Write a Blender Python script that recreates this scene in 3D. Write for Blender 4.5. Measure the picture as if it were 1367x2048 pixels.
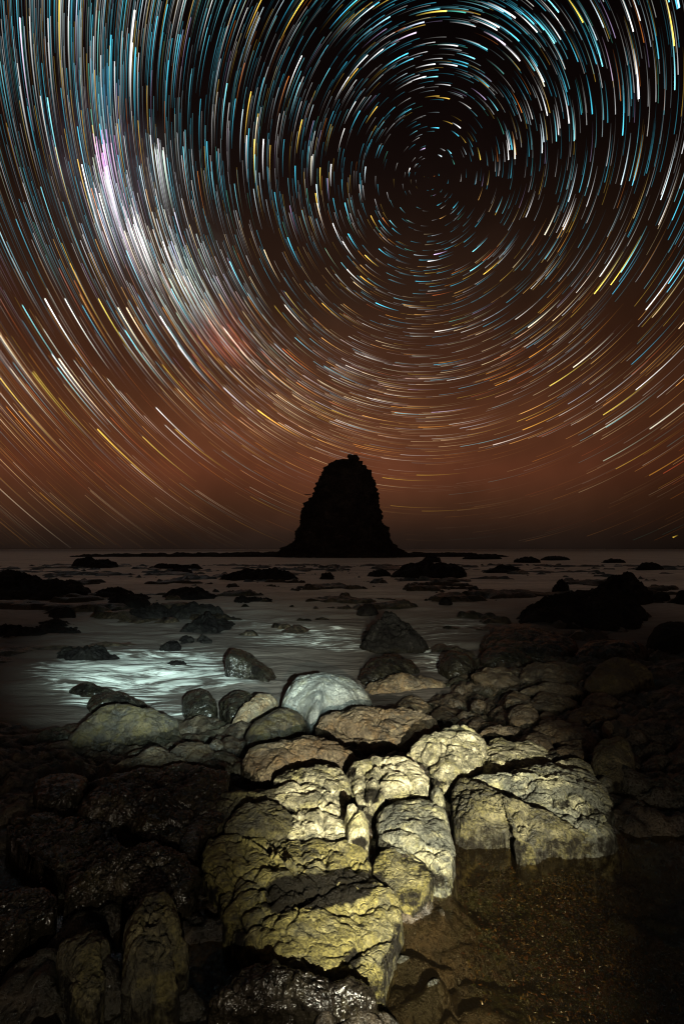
import bpy, math, random
import numpy as np
from mathutils import Vector

for o in list(bpy.data.objects):
    bpy.data.objects.remove(o)
scene = bpy.context.scene
col = scene.collection

# ------------------------------------------------------------------ camera
F = 990.0                      # focal length in photo pixels (2048 high)
CU, CV, HORIZON = 683.5, 1024.0, 1098.0
CAM_Z = 1.5
SEA_Z = -0.5
PITCH = math.atan((HORIZON - CV) / F)
cam_data = bpy.data.cameras.new('camera')
cam_data.sensor_fit = 'VERTICAL'
cam_data.sensor_height = 36.0
cam_data.lens = 36.0 * F / 2048.0
cam_data.clip_start = 0.05
cam_data.clip_end = 20000
cam = bpy.data.objects.new('camera', cam_data)
cam.location = (0, 0, CAM_Z)
cam.rotation_euler = (math.pi / 2 + PITCH, 0, 0)
col.objects.link(cam)
scene.camera = cam

scene.view_settings.view_transform = 'Standard'
scene.view_settings.look = 'None'
scene.view_settings.exposure = 0.0
scene.view_settings.gamma = 1.0
scene.render.engine = 'CYCLES'
scene.cycles.use_denoising = True
scene.cycles.denoiser = 'OPENIMAGEDENOISE'
scene.cycles.denoising_input_passes = 'RGB_ALBEDO_NORMAL'
scene.cycles.denoising_prefilter = 'ACCURATE'
scene.cycles.use_light_tree = False
scene.cycles.filter_width = 1.15
scene.cycles.sample_clamp_indirect = 1.5
scene.cycles.max_bounces = 5
scene.cycles.diffuse_bounces = 2
scene.cycles.glossy_bounces = 2
scene.cycles.transmission_bounces = 3
scene.cycles.transparent_max_bounces = 48
scene.cycles.caustics_reflective = False
scene.cycles.caustics_refractive = False

CP, SP = math.cos(PITCH), math.sin(PITCH)


def ray(u, v):
    dx, dz = (u - CU) / F, -(v - CV) / F
    return np.array([dx, CP - dz * SP, SP + dz * CP])


def project(P):
    """world points (n,3) -> photo pixels"""
    x, y, z = P[:, 0], P[:, 1], P[:, 2] - CAM_Z
    fw = np.maximum(y * CP + z * SP, 1e-3)
    up = -y * SP + z * CP
    return CU + F * x / fw, CV - F * up / fw


# ------------------------------------------------------------------ node helper
class NT:
    def __init__(self, tree):
        self.t = tree
        tree.nodes.clear()

    def n(self, kind, **kw):
        nd = self.t.nodes.new('ShaderNode' + kind)
        for k, v in kw.items():
            setattr(nd, k, v)
        return nd

    def set(self, sock, v):
        if isinstance(v, bpy.types.NodeSocket):
            self.t.links.new(v, sock)
        elif v is not None:
            sock.default_value = v

    def math(self, op, a, b=None, c=None, clamp=False):
        nd = self.n('Math', operation=op, use_clamp=clamp)
        for i, v in enumerate((a, b, c)):
            self.set(nd.inputs[i], v)
        return nd.outputs[0]

    def vmath(self, op, a, b=None):
        nd = self.n('VectorMath', operation=op)
        self.set(nd.inputs[0], a)
        if b is not None:
            self.set(nd.inputs[1], b)
        return nd.outputs['Value'] if op in ('DOT_PRODUCT', 'LENGTH', 'DISTANCE') else nd.outputs[0]

    def mix(self, f, a, b, blend='MIX'):
        nd = self.n('Mix', data_type='RGBA', blend_type=blend)
        self.set(nd.inputs[0], f)
        self.set(nd.inputs[6], a)
        self.set(nd.inputs[7], b)
        return nd.outputs[2]

    def noise(self, vec, scale, detail=4, rough=0.55, dist=0.0):
        nd = self.n('TexNoise')
        self.set(nd.inputs['Vector'], vec)
        nd.inputs['Scale'].default_value = scale
        nd.inputs['Detail'].default_value = detail
        nd.inputs['Roughness'].default_value = rough
        nd.inputs['Distortion'].default_value = dist
        return nd.outputs[0]

    def voro(self, vec, scale, feature='F1', out='Distance'):
        nd = self.n('TexVoronoi', feature=feature)
        self.set(nd.inputs['Vector'], vec)
        nd.inputs['Scale'].default_value = scale
        return nd.outputs[out]

    def ramp(self, f, stops):
        nd = self.n('ValToRGB')
        self.set(nd.inputs[0], f)
        els = nd.color_ramp.elements
        while len(els) < len(stops):
            els.new(0.5)
        for e, (p, c) in zip(els, stops):
            e.position = p
            e.color = (c, c, c, 1) if isinstance(c, (int, float)) else (*c, 1)
        return nd.outputs[0]

    def mapr(self, v, a, b, c=0.0, d=1.0):
        nd = self.n('MapRange', interpolation_type='SMOOTHSTEP')
        self.set(nd.inputs[0], v)
        for i, x in enumerate((a, b, c, d)):
            nd.inputs[i + 1].default_value = x
        return nd.outputs[0]


# ------------------------------------------------------------------ night sky glow (world)
world = bpy.data.worlds.new('World')
scene.world = world
world.use_nodes = True
w = NT(world.node_tree)
tc = w.n('TexCoord')
d = tc.outputs['Generated']
sep = w.n('SeparateXYZ')
w.set(sep.inputs[0], d)
el = w.math('MAXIMUM', sep.outputs['Z'], 0.0)
glow = w.ramp(el, [(0.0, (.013, .0080, .0060)), (.03, (.022, .0115, .0075)), (.085, (.054, .0205, .0100)), (.15, (.098, .0300, .0136)),
                   (.24, (.092, .0312, .0138)), (.34, (.052, .0186, .0090)), (.46, (.0240, .0110, .0062)), (.62, (.0075, .0038, .0030)),
                   (.78, (.0020, .0010, .0011)), (1.0, (.0015, .0008, .0010))])
gl = np.array(ray(500, 860)); gl /= np.linalg.norm(gl)
az = w.vmath('DOT_PRODUCT', d, tuple(gl))
azf = w.mapr(az, 0.55, 1.0, 0.33, 1.15)
mott = w.noise(d, 5.0, 3, .6)
mottf = w.mapr(mott, .3, .7, .82, 1.15)
glow = w.mix(1.0, glow, w.math('MULTIPLY', azf, mottf), 'MULTIPLY')
# unseen glow added behind the camera to brighten the far sea
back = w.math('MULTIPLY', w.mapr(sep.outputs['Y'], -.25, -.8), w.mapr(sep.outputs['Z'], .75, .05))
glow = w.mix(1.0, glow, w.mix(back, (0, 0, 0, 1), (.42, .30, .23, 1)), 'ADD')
# reddish nebula patch and the faint body of the Milky Way
def lobe(u, v, k0, k1):
    q = np.array(ray(u, v)); q /= np.linalg.norm(q)
    return w.mapr(w.vmath('DOT_PRODUCT', d, tuple(q)), k0, k1)
addc = glow
for (u, v, rad, c) in ((437, 668, 3.2, (.24, .055, .034)), (205, 300, 4.2, (.10, .06, .09)), (225, 390, 5.0, (.10, .10, .11)),
                       (340, 520, 6.5, (.055, .052, .050)), (420, 600, 6.0, (.030, .024, .02)), (560, 780, 9.0, (.050, .028, .014)),
                       (700, 850, 9.0, (.035, .018, .010)), (318, 330, 3.0, (.05, .05, .05)), (660, 740, 7.0, (.02, .013, .010))):
    f = lobe(u, v, math.cos(math.radians(rad * 1.3)), 1.0)
    f = w.math('MULTIPLY', f, w.mapr(w.noise(d, 26, 3, .6), .3, .7, .5, 1.2))
    sc = w.mix(f, (0, 0, 0, 1), (*[q * .17 for q in c], 1))
    addc = w.mix(1.0, addc, sc, 'ADD')
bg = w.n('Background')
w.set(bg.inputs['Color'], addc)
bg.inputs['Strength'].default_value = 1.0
wo = w.n('OutputWorld')
w.set(wo.inputs[0], bg.outputs[0])


# ------------------------------------------------------------------ torches used for the light painting (beside the camera)
def torch(name, loc, aim, energy, color, size_deg, blend, radius):
    ld = bpy.data.lights.new(name, 'SPOT')
    ld.energy = energy
    ld.color = color
    ld.spot_size = math.radians(size_deg)
    ld.spot_blend = blend
    ld.shadow_soft_size = radius
    o = bpy.data.objects.new(name, ld)
    o.location = loc
    o.rotation_euler = (Vector(aim) - Vector(loc)).to_track_quat('-Z', 'Y').to_euler()
    col.objects.link(o)
    return o


torch('torch_warm', (0.52, -0.95, 1.22), (0.46, 3.55, 0.0), 4300, (1.0, .95, .72), 33, 1.0, 0.012)
torch('torch_spill', (0.52, -0.95, 1.22), (0.30, 3.0, 0.0), 150, (1.0, .90, .68), 100, 1.0, 0.012)
tl = torch('torch_cool', (0.50, -0.80, 1.60), (-2.45, 9.0, -0.5), 12500, (.76, 1.0, .94), 16, 1.0, 0.02)
tl.scale = (2.3, 1.0, 1.0)
tl = torch('torch_cool_sweep', (0.50, -0.80, 1.60), (0.9, 10.2, -0.5), 3000, (.92, 1.0, .84), 17, 1.0, 0.02)
tl.scale = (2.3, 1.0, 1.0)

# ------------------------------------------------------------------ numpy noise
def _hash(ix, iy, iz, s):
    h = (ix.astype(np.int64) * 374761393 + iy.astype(np.int64) * 668265263 + iz.astype(np.int64) * 2147483647 + s * 974634777) & 0xFFFFFFFF
    h = ((h ^ (h >> 13)) * 1274126177) & 0xFFFFFFFF
    h = ((h ^ (h >> 15)) * 2246822519) & 0xFFFFFFFF
    return ((h ^ (h >> 16)) & 0xFFFFFF) / float(0xFFFFFF)


def vnoise(P, s=0):
    i = np.floor(P); f = P - i
    f = f * f * f * (f * (f * 6 - 15) + 10)
    i = i.astype(np.int64)
    r = 0
    for dx in (0, 1):
        for dy in (0, 1):
            for dz in (0, 1):
                wgt = (f[:, 0] if dx else 1 - f[:, 0]) * (f[:, 1] if dy else 1 - f[:, 1]) * (f[:, 2] if dz else 1 - f[:, 2])
                r = r + wgt * _hash(i[:, 0] + dx, i[:, 1] + dy, i[:, 2] + dz, s)
    return r * 2 - 1


def fbm(P, octaves=5, gain=.5, s=0):
    r = 0; a = 1
    for o in range(octaves):
        r = r + a * vnoise(P * (2.03 ** o) + 17.3 * o, s + o)
        a *= gain
    return r


def voronoi(P, s=0):
    i = np.floor(P).astype(np.int64)
    f1 = np.full(len(P), 9.0); f2 = np.full(len(P), 9.0)
    for dx in (-1, 0, 1):
        for dy in (-1, 0, 1):
            for dz in (-1, 0, 1):
                cx, cy, cz = i[:, 0] + dx, i[:, 1] + dy, i[:, 2] + dz
                q = np.stack([cx + _hash(cx, cy, cz, s), cy + _hash(cx, cy, cz, s + 7), cz + _hash(cx, cy, cz, s + 13)], 1)
                dd = np.sqrt(((q - P) ** 2).sum(1))
                n1 = np.minimum(f1, dd)
                f2 = np.minimum(f2, np.maximum(f1, dd))
                f1 = n1
    return f1, f2


def sstep(a, b, x):
    t = np.clip((x - a) / (b - a), 0, 1)
    return t * t * (3 - 2 * t)


# ------------------------------------------------------------------ mesh helper
def make_mesh(name, V, quads, tris=None, mat=None, attrs=None, smooth=True):
    me = bpy.data.meshes.new(name)
    V = np.asarray(V, np.float32)
    quads = np.asarray(quads, np.int32).reshape(-1, 4)
    nt = 0 if tris is None else len(tris)
    me.vertices.add(len(V))
    me.vertices.foreach_set('co', V.ravel())
    loops = quads.ravel()
    if nt:
        loops = np.concatenate([loops, np.asarray(tris, np.int32).ravel()])
    me.loops.add(len(loops))
    me.loops.foreach_set('vertex_index', loops.astype(np.int32))
    starts = np.concatenate([np.arange(len(quads)) * 4, len(quads) * 4 + np.arange(nt) * 3]).astype(np.int32)
    me.polygons.add(len(starts))
    me.polygons.foreach_set('loop_start', starts)
    me.update(calc_edges=True)
    me.validate()
    if smooth:
        me.polygons.foreach_set('use_smooth', np.ones(len(me.polygons), bool))
    for k, a in (attrs or {}).items():
        a = np.asarray(a, np.float32)
        if a.ndim == 1:
            at = me.attributes.new(k, 'FLOAT', 'POINT'); at.data.foreach_set('value', a)
        else:
            at = me.attributes.new(k, 'FLOAT_COLOR', 'POINT'); at.data.foreach_set('color', a.ravel())
    if mat:
        me.materials.append(mat)
    o = bpy.data.objects.new(name, me)
    col.objects.link(o)
    return o


def grid_quads(nr, nc, wrap=False):
    r = np.arange(nr - 1)[:, None]
    c = np.arange(nc if wrap else nc - 1)[None, :]
    c2 = (c + 1) % nc
    a = r * nc + c; b = r * nc + c2; e = (r + 1) * nc + c2; g = (r + 1) * nc + c
    return np.stack([a, b, e, g], -1).reshape(-1, 4)


# ------------------------------------------------------------------ shore heights
def shore_y(x):
    """distance at which the shelf runs under the sea"""
    x = np.asarray(x, float)
    return 6.1 + 3.6 * sstep(0.6, 2.6, x) - .35 * sstep(-1, -4, x)


def ground_base(x, y):
    x = np.asarray(x, float); y = np.asarray(y, float)
    ys = shore_y(x)
    t = (y - 3.0) / (ys - 3.0)
    z = np.where(t < 0, 0.0, -0.48 * t)
    return np.maximum(z, -1.6)


def surface(x, y):
    return np.maximum(ground_base(x, y), SEA_Z)


def hit(u, v):
    r = ray(u, v)
    r = r / r[1]
    lo, hi = 0.5, 3000.0
    for _ in range(60):
        m = (lo + hi) / 2
        if CAM_Z + r[2] * m > float(surface(r[0] * m, m)):
            lo = m
        else:
            hi = m
    return r[0] * lo, lo, CAM_Z + r[2] * lo


# ------------------------------------------------------------------ materials
def rock_mat(name, dark, mid, light, growth, growth_amt=.5, rough=(.35, .8), spec=.5, bump=1.0, scale=1.0, sheen=False):
    """weathered rock: two tones of stone, pale crust, coloured growth; 'stain' vertex attribute marks the wet black weed film"""
    m = bpy.data.materials.new(name)
    m.use_nodes = True
    t = NT(m.node_tree)
    geo = t.n('NewGeometry')
    p = geo.outputs['Position']
    big = t.noise(p, 3.2 * scale, 5, .6, .4)
    med = t.noise(p, 11 * scale, 6, .65, .3)
    fine = t.noise(p, 70 * scale, 5, .7)
    c = t.mix(t.mapr(big, .38, .62), (*dark, 1), (*mid, 1))
    crust = t.math('MULTIPLY', t.mapr(med, .46, .62), t.mapr(t.noise(p, 5 * scale, 3), .4, .62))
    c = t.mix(crust, c, (*light, 1))
    gm = t.math('MULTIPLY', t.mapr(t.noise(p, 6.3 * scale, 6, .7, .6), .58 - .22 * growth_amt, .70 - .2 * growth_amt), growth_amt, clamp=True)
    c = t.mix(gm, c, (*growth, 1))
    spk = t.mapr(fine, .28, .72, .30, 1.75)
    c = t.mix(1.0, c, spk, 'MULTIPLY')
    # dark speckles: barnacle gaps and pores
    pore = t.mapr(t.voro(p, 48 * scale), .04, .30, .40, 1.0)
    c = t.mix(1.0, c, pore, 'MULTIPLY')
    st = t.n('Attribute', attribute_name='stain').outputs['Fac']
    stn = t.math('ADD', st, t.math('MULTIPLY', t.math('SUBTRACT', med, .5), 1.5))
    stn = t.math('ADD', stn, t.math('MULTIPLY', t.math('SUBTRACT', t.noise(p, 34 * scale, 4, .7), .5), .9))
    stn = t.mapr(stn, .36, .72)
    c = t.mix(stn, c, (.009, .0075, .005, 1))
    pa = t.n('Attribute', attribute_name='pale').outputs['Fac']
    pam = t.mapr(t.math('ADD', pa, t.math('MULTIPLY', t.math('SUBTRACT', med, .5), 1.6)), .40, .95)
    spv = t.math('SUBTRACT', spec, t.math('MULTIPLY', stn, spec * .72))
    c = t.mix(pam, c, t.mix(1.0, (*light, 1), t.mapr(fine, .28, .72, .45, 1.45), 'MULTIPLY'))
    bs = t.n('BsdfPrincipled')
    t.set(bs.inputs['Base Color'], c)
    ro = t.mapr(t.math('ADD', t.math('MULTIPLY', med, .6), t.math('MULTIPLY', fine, .4)), .35, .65, rough[0], rough[1])
    ro = t.math('SUBTRACT', ro, t.math('MULTIPLY', stn, .25))
    t.set(bs.inputs['Roughness'], ro)
    t.set(bs.inputs['Specular IOR Level'], spv)
    # bumps: pitted grain, small fissures
    vor = t.voro(t.vmath('ADD', p, t.vmath('SCALE', p, None) if False else p), 9 * scale, 'DISTANCE_TO_EDGE')
    wv = t.n('VectorMath', operation='ADD')
    nz = t.n('TexNoise'); nz.inputs['Scale'].default_value = 7 * scale; nz.inputs['Detail'].default_value = 4
    t.set(nz.inputs['Vector'], p)
    sc = t.n('VectorMath', operation='SCALE'); t.set(sc.inputs[0], nz.outputs['Color']); sc.inputs['Scale'].default_value = .16 / scale
    t.set(wv.inputs[0], p); t.set(wv.inputs[1], sc.outputs[0])
    crack = t.mapr(t.voro(wv.outputs[0], 4.2 * scale, 'DISTANCE_TO_EDGE'), 0, .022)
    hgt = t.math('ADD', t.math('MULTIPLY', fine, .62), t.math('MULTIPLY', med, .80))
    hgt = t.math('ADD', hgt, t.math('MULTIPLY', crack, .22))
    hgt = t.math('ADD', hgt, t.math('MULTIPLY', t.noise(p, 190 * scale, 3, .7), .16))
    if sheen:      # water film: only soft ripples of the stone show through
        hgt = t.math('ADD', t.noise(p, 13 * scale, 3, .55, .8), t.math('MULTIPLY', t.noise(p, 38 * scale, 2, .5, .5), .22))
    b = t.n('Bump')
    b.inputs['Strength'].default_value = .95
    b.inputs['Distance'].default_value = .030 * bump * 1.15 / scale
    t.set(b.inputs['Height'], hgt)
    t.set(bs.inputs['Normal'], b.outputs[0])
    o = t.n('OutputMaterial')
    t.set(o.inputs[0], bs.outputs[0])
    return m


M = {
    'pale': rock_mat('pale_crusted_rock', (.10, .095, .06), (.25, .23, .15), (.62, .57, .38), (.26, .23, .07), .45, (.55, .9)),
    'yellow': rock_mat('yellow_weed_rock', (.050, .045, .022), (.115, .102, .044), (.25, .22, .10), (.14, .118, .028), .8, (.5, .85)),
    'olive': rock_mat('olive_rock', (.024, .022, .013), (.058, .051, .027), (.13, .115, .06), (.080, .068, .018), .6, (.4, .8)),
    'greygreen': rock_mat('grey_green_rock', (.060, .062, .048), (.125, .125, .092), (.34, .32, .20), (.20, .18, .06), .4, (.4, .8)),
    'bluegrey': rock_mat('blue_grey_rock', (.060, .066, .064), (.12, .125, .115), (.20, .205, .18), (.14, .13, .06), .3, (.28, .6), spec=.7),
    'brown': rock_mat('brown_rock', (.042, .032, .020), (.090, .067, .040), (.165, .132, .078), (.13, .078, .03), .5, (.35, .75)),
    'moss': rock_mat('dim_moss_rock', (.008, .006, .003), (.021, .015, .007), (.060, .044, .018), (.055, .040, .009), .6, (.35, .7)),
    'darkbrown': rock_mat('dark_brown_rock', (.026, .019, .012), (.058, .042, .025), (.105, .083, .05), (.08, .05, .02), .5, (.3, .7)),
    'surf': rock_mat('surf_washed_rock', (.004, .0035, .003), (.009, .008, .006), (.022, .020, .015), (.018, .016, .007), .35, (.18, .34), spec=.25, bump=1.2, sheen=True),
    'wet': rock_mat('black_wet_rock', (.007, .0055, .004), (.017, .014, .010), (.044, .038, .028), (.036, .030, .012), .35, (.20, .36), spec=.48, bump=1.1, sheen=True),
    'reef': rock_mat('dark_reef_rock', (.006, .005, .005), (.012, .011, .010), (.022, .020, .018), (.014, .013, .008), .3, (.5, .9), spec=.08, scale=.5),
    'stack': rock_mat('dark_stack_rock', (.010, .008, .007), (.020, .016, .014), (.032, .026, .022), (.018, .016, .010), .3, (.7, .95), spec=.1, scale=.06),
}

# ------------------------------------------------------------------ ground, pool and sea
def axis(pts):
    return np.concatenate([np.linspace(a, b, n, endpoint=False) for a, b, n in pts] + [np.array([pts[-1][1]])])


xs = axis([(-60, -30, 40), (-30, -8, 110), (-8, -3.5, 70), (-3.5, 3.5, 330), (3.5, 8, 70), (8, 30, 110), (30, 60, 40)])
ys = axis([(-40, -2, 20), (-2, .8, 30), (.8, 4.5, 230), (4.5, 10.5, 170), (10.5, 30, 150), (30, 90, 110)])
GX, GY = np.meshgrid(xs, ys)
P = np.stack([GX.ravel(), GY.ravel(), np.zeros(GX.size)], 1)
warp = np.stack([fbm(P * 1.3, 4, s=3), fbm(P * 1.3 + 9, 4, s=4), np.zeros(len(P))], 1) * .22
f1, f2 = voronoi((P + warp) * np.array([1.9, 2.4, 1]) + np.array([0, 0, .5]), 21)
pill = np.sqrt(np.clip(f2 - f1, 0, 1))
f1b, f2b = voronoi((P + warp * .5) * np.array([5.2, 6.5, 1]) + np.array([0, 0, .5]), 31)
pillb = np.sqrt(np.clip(f2b - f1b, 0, 1))
gz = ground_base(P[:, 0], P[:, 1]) - .20 + .07 * sstep(2.9, 3.6, P[:, 1]) + .17 * pill + .055 * pillb + .05 * fbm(P * 3.0, 5, .55, s=5) + .018 * fbm(P * 16, 4, .6, s=8)
pool_m = sstep(.35, .75, P[:, 0]) * sstep(3.0, 2.65, P[:, 1]) * sstep(-2, -.5, P[:, 1])
gz = gz - .20 * pool_m
# broken reef that just breaks the surface farther out
rf = np.abs(fbm(P * np.array([.20, .42, 1]), 5, .62, s=61)); rf2 = fbm(P * np.array([.9, 1.5, 1]), 5, .6, s=66)
reefz = SEA_Z - .30 + .42 * sstep(.50, .95, rf + .12 * rf2) + .10 * rf2
reefz -= .5 * np.exp(-(((P[:, 0] + 2.4) / 2.6) ** 2 + ((P[:, 1] - 8.2) / 2.6) ** 2)) + .25 * np.exp(-(((P[:, 0] - .8) / 1.8) ** 2 + ((P[:, 1] - 10) / 4) ** 2))
wr = sstep(-.1, 1.6, P[:, 1] - shore_y(P[:, 0])) * sstep(88, 60, P[:, 1])
gz = gz * (1 - wr) + reefz * wr - 1.0 * sstep(60, 90, P[:, 1])
ground = make_mesh('ground', np.stack([P[:, 0], P[:, 1], gz], 1), grid_quads(len(ys), len(xs)), mat=None,
                   attrs={'weed': pool_m})
ground['kind'] = 'structure'
gm = bpy.data.materials.new('wet_shore_rock'); gm.use_nodes = True
t = NT(gm.node_tree)
p = t.n('NewGeometry').outputs['Position']
med = t.noise(p, 9, 6, .65, .3); fine = t.noise(p, 65, 5, .7); big = t.noise(p, 1.4, 4, .6)
c = t.mix(t.mapr(med, .4, .62), (.012, .009, .006, 1), (.046, .034, .021, 1))
c = t.mix(t.mapr(big, .48, .62), c, (.016, .015, .009, 1))
c = t.mix(1.0, c, t.mapr(fine, .3, .72, .4, 1.6), 'MULTIPLY')
weed = t.n('Attribute', attribute_name='weed').outputs['Fac']
wn = t.noise(p, 6, 6, .75, .8)
al = t.mix(t.mapr(wn, .36, .56), (.034, .012, .005, 1), (.022, .028, .006, 1))
al = t.mix(t.mapr(t.noise(p, 45, 4, .8), .60, .70), al, (.07, .04, .012, 1))
c = t.mix(1.0, c, t.mix(weed, (1, 1, 1, 1), (.32, .30, .26, 1)), 'MULTIPLY')
c = t.mix(t.math('MULTIPLY', weed, t.mapr(t.noise(p, 4.3, 5, .7), .40, .60)), c, al)
bs = t.n('BsdfPrincipled'); t.set(bs.inputs['Base Color'], c)
t.set(bs.inputs['Roughness'], t.mapr(fine, .35, .65, .2, .6))
b = t.n('Bump'); b.inputs['Strength'].default_value = 1; b.inputs['Distance'].default_value = .03
t.set(b.inputs['Height'], t.math('ADD', t.math('MULTIPLY', fine, .4), med)); t.set(bs.inputs['Normal'], b.outputs[0])
o = t.n('OutputMaterial'); t.set(o.inputs[0], bs.outputs[0])
ground.data.materials.append(gm)

# tide pools: one thin clear sheet lying in the hollows of the near shelf
px = np.linspace(-6, 6, 90); py = np.linspace(-4, 3.3, 70)
PX, PY = np.meshgrid(px, py)
Q = np.stack([PX.ravel(), PY.ravel(), np.full(PX.size, .3)], 1)
pz = -.105 + .002 * fbm(Q * 4, 3, s=40)
pool = make_mesh('tide_pool_water', np.stack([Q[:, 0], Q[:, 1], pz], 1), grid_quads(70, 90))
pool['kind'] = 'structure'
pm = bpy.data.materials.new('pool_water'); pm.use_nodes = True
t = NT(pm.node_tree)
p = t.n('NewGeometry').outputs['Position']
gg = t.n('NewGeometry')
bn = t.n('Bump'); bn.inputs['Strength'].default_value = .3; bn.inputs['Distance'].default_value = .01
t.set(bn.inputs['Height'], t.noise(p, 14, 3))
cosi = t.math('ABSOLUTE', t.vmath('DOT_PRODUCT', gg.outputs['Incoming'], bn.outputs[0]))
frf = t.math('MULTIPLY_ADD', t.math('POWER', t.math('SUBTRACT', 1.0, cosi, clamp=True), 5.0), .98, .02)
gl_ = t.n('BsdfGlossy'); gl_.inputs['Roughness'].default_value = .12
tr = t.n('BsdfTransparent'); tr.inputs['Color'].default_value = (.50, .44, .33, 1)
df = t.n('BsdfDiffuse'); df.inputs['Color'].default_value = (.04, .028, .016, 1)
m0 = t.n('MixShader'); m0.inputs[0].default_value = .06
t.set(m0.inputs[1], tr.outputs[0]); t.set(m0.inputs[2], df.outputs[0])
mx = t.n('MixShader'); t.set(mx.inputs[0], frf); t.set(mx.inputs[1], m0.outputs[0]); t.set(mx.inputs[2], gl_.outputs[0])
t.set(gl_.inputs['Normal'], bn.outputs[0])
o = t.n('OutputMaterial'); t.set(o.inputs[0], mx.outputs[0])
pool.data.materials.append(pm)

# seaweed lying in the pool at the lower right: small curled fronds
rs = np.random.default_rng(3)
nf = 9000
cx = rs.normal(1.02, .27, 90); cy = rs.normal(2.25, .34, 90)
ci = rs.integers(0, 90, nf)
fx = cx[ci] + rs.normal(0, .075, nf); fy = cy[ci] + rs.normal(0, .06, nf)
okf = (fx > .5) & (fy < 2.85) & (fy > 1.2) & (fx < 1.8)
fx, fy, ci = fx[okf], fy[okf], ci[okf]; nf = len(fx)
da = rs.uniform(0, 6.28, nf); ln_ = rs.uniform(.005, .020, nf); wd_ = rs.uniform(.0012, .0035, nf)
hz = rs.uniform(.0, .008, nf)
from_b = -.185 + .05 * fbm(np.stack([fx * 3, fy * 3, fx * 0], 1), 3, s=71)
Vw = []
for k, (tq, lift) in enumerate(((0, 0), (.35, .9), (.7, 1.0), (1.0, .6))):
    bend = da + tq * rs.uniform(-1.0, 1.0, nf)
    mx_, my_ = fx + np.cos(bend) * ln_ * tq, fy + np.sin(bend) * ln_ * tq
    wk = wd_ * (1 - .6 * tq)
    zq = np.minimum(np.interp(fx * 0, [0, 1], [0, 0]) + from_b + hz * lift, -.112)
    Vw.append(np.stack([mx_ - np.sin(bend) * wk, my_ + np.cos(bend) * wk, zq], 1))
    Vw.append(np.stack([mx_ + np.sin(bend) * wk, my_ - np.cos(bend) * wk, zq + .002], 1))
Vw = np.stack(Vw, 1)
bi = (np.arange(nf) * 8)[:, None] + np.array([0, 2, 4])[None]
qw = np.stack([bi, bi + 1, bi + 3, bi + 2], -1).reshape(-1, 4)
wpal = np.array([[.17, .045, .012], [.10, .10, .014], [.26, .11, .02], [.06, .075, .012], [.42, .25, .05], [.09, .03, .012]])
cpi = np.where(rs.random(nf) < .7, ci % 6, rs.integers(0, 6, nf))
cw = wpal[cpi] * rs.uniform(.08, .26, (nf, 1)) * np.where(rs.random((nf, 1)) < .012, 2.5, 1.0)
cw = np.concatenate([np.repeat(cw[:, None], 8, 1).reshape(-1, 3), np.ones((nf * 8, 1))], 1)
seaweed = make_mesh('seaweed', Vw.reshape(-1, 3), qw, attrs={'tone': cw})
seaweed['kind'] = 'stuff'; seaweed['label'] = 'red-brown and olive seaweed carpeting the pool at the lower right'; seaweed['category'] = 'seaweed'
wm = bpy.data.materials.new('seaweed'); wm.use_nodes = True
t = NT(wm.node_tree)
bs = t.n('BsdfPrincipled'); t.set(bs.inputs['Base Color'], t.n('Attribute', attribute_name='tone').outputs['Color']); bs.inputs['Roughness'].default_value = .35
o = t.n('OutputMaterial'); t.set(o.inputs[0], bs.outputs[0])
seaweed.data.materials.append(wm)

# sea
sy = np.concatenate([np.linspace(3.4, 14, 190), np.geomspace(14.1, 150, 150), np.geomspace(155, 9000, 40)])
sa = np.linspace(-1, 1, 260)
SA, SY = np.meshgrid(sa, sy)
SX = SA * (SY * 1.25 + 4)
Q = np.stack([SX.ravel(), SY.ravel(), np.zeros(SX.size)], 1)
fade = np.clip(1 - Q[:, 1] / 120, 0, 1)
qz = SEA_Z + fade * (.055 * fbm(Q * np.array([.7, 1.3, 1]), 3, s=50) + .018 * fbm(Q * np.array([2.2, 4.0, 1]), 3, s=52))


def gauss(u, v, ru, rv):
    U, W = project(np.stack([Q[:, 0], Q[:, 1], np.full(len(Q), SEA_Z)], 1))
    return np.exp(-(((U - u) / ru) ** 2 + ((W - v) / rv) ** 2))


foam = np.zeros(len(Q))
for u, v, ru, rv, a in ((300, 1335, 150, 36, 1.2), (190, 1345, 110, 32, .9), (400, 1345, 90, 28, .8), (130, 1350, 70, 30, .5), (210, 1400, 100, 28, .55),
                        (350, 1415, 70, 22, .6), (470, 1360, 70, 18, .6), (600, 1275, 150, 26, .50), (690, 1285, 60, 22, .6),
                        (930, 1255, 90, 26, .58), (900, 1330, 60, 30, .62), (860, 1300, 60, 26, .5), (500, 1240, 160, 22, .36),
                        (950, 1345, 40, 12, .5), (780, 1240, 60, 18, .3), (330, 1235, 120, 14, .26)):
    foam += a * gauss(u, v, ru, rv)
sea = make_mesh('sea', np.stack([Q[:, 0], Q[:, 1], qz], 1), grid_quads(len(sy), 260), attrs={'foam': np.clip(foam, 0, 1.3)})
sea['kind'] = 'structure'
sm = bpy.data.materials.new('milky_sea'); sm.use_nodes = True
t = NT(sm.node_tree)
p = t.n('NewGeometry').outputs['Position']
mp = t.n('Mapping'); mp.inputs['Scale'].default_value = (.55, 2.1, 1); mp.inputs['Rotation'].default_value = (0, 0, -.12); t.set(mp.inputs[0], p)
s1 = t.noise(mp.outputs[0], 1.5, 7, .64, 2.4)
mp2 = t.n('Mapping'); mp2.inputs['Scale'].default_value = (.10, .32, 1); t.set(mp2.inputs[0], p)
s2 = t.noise(mp2.outputs[0], 1.2, 4, .6, .8)
fo = t.n('Attribute', attribute_name='foam').outputs['Fac']
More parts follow.
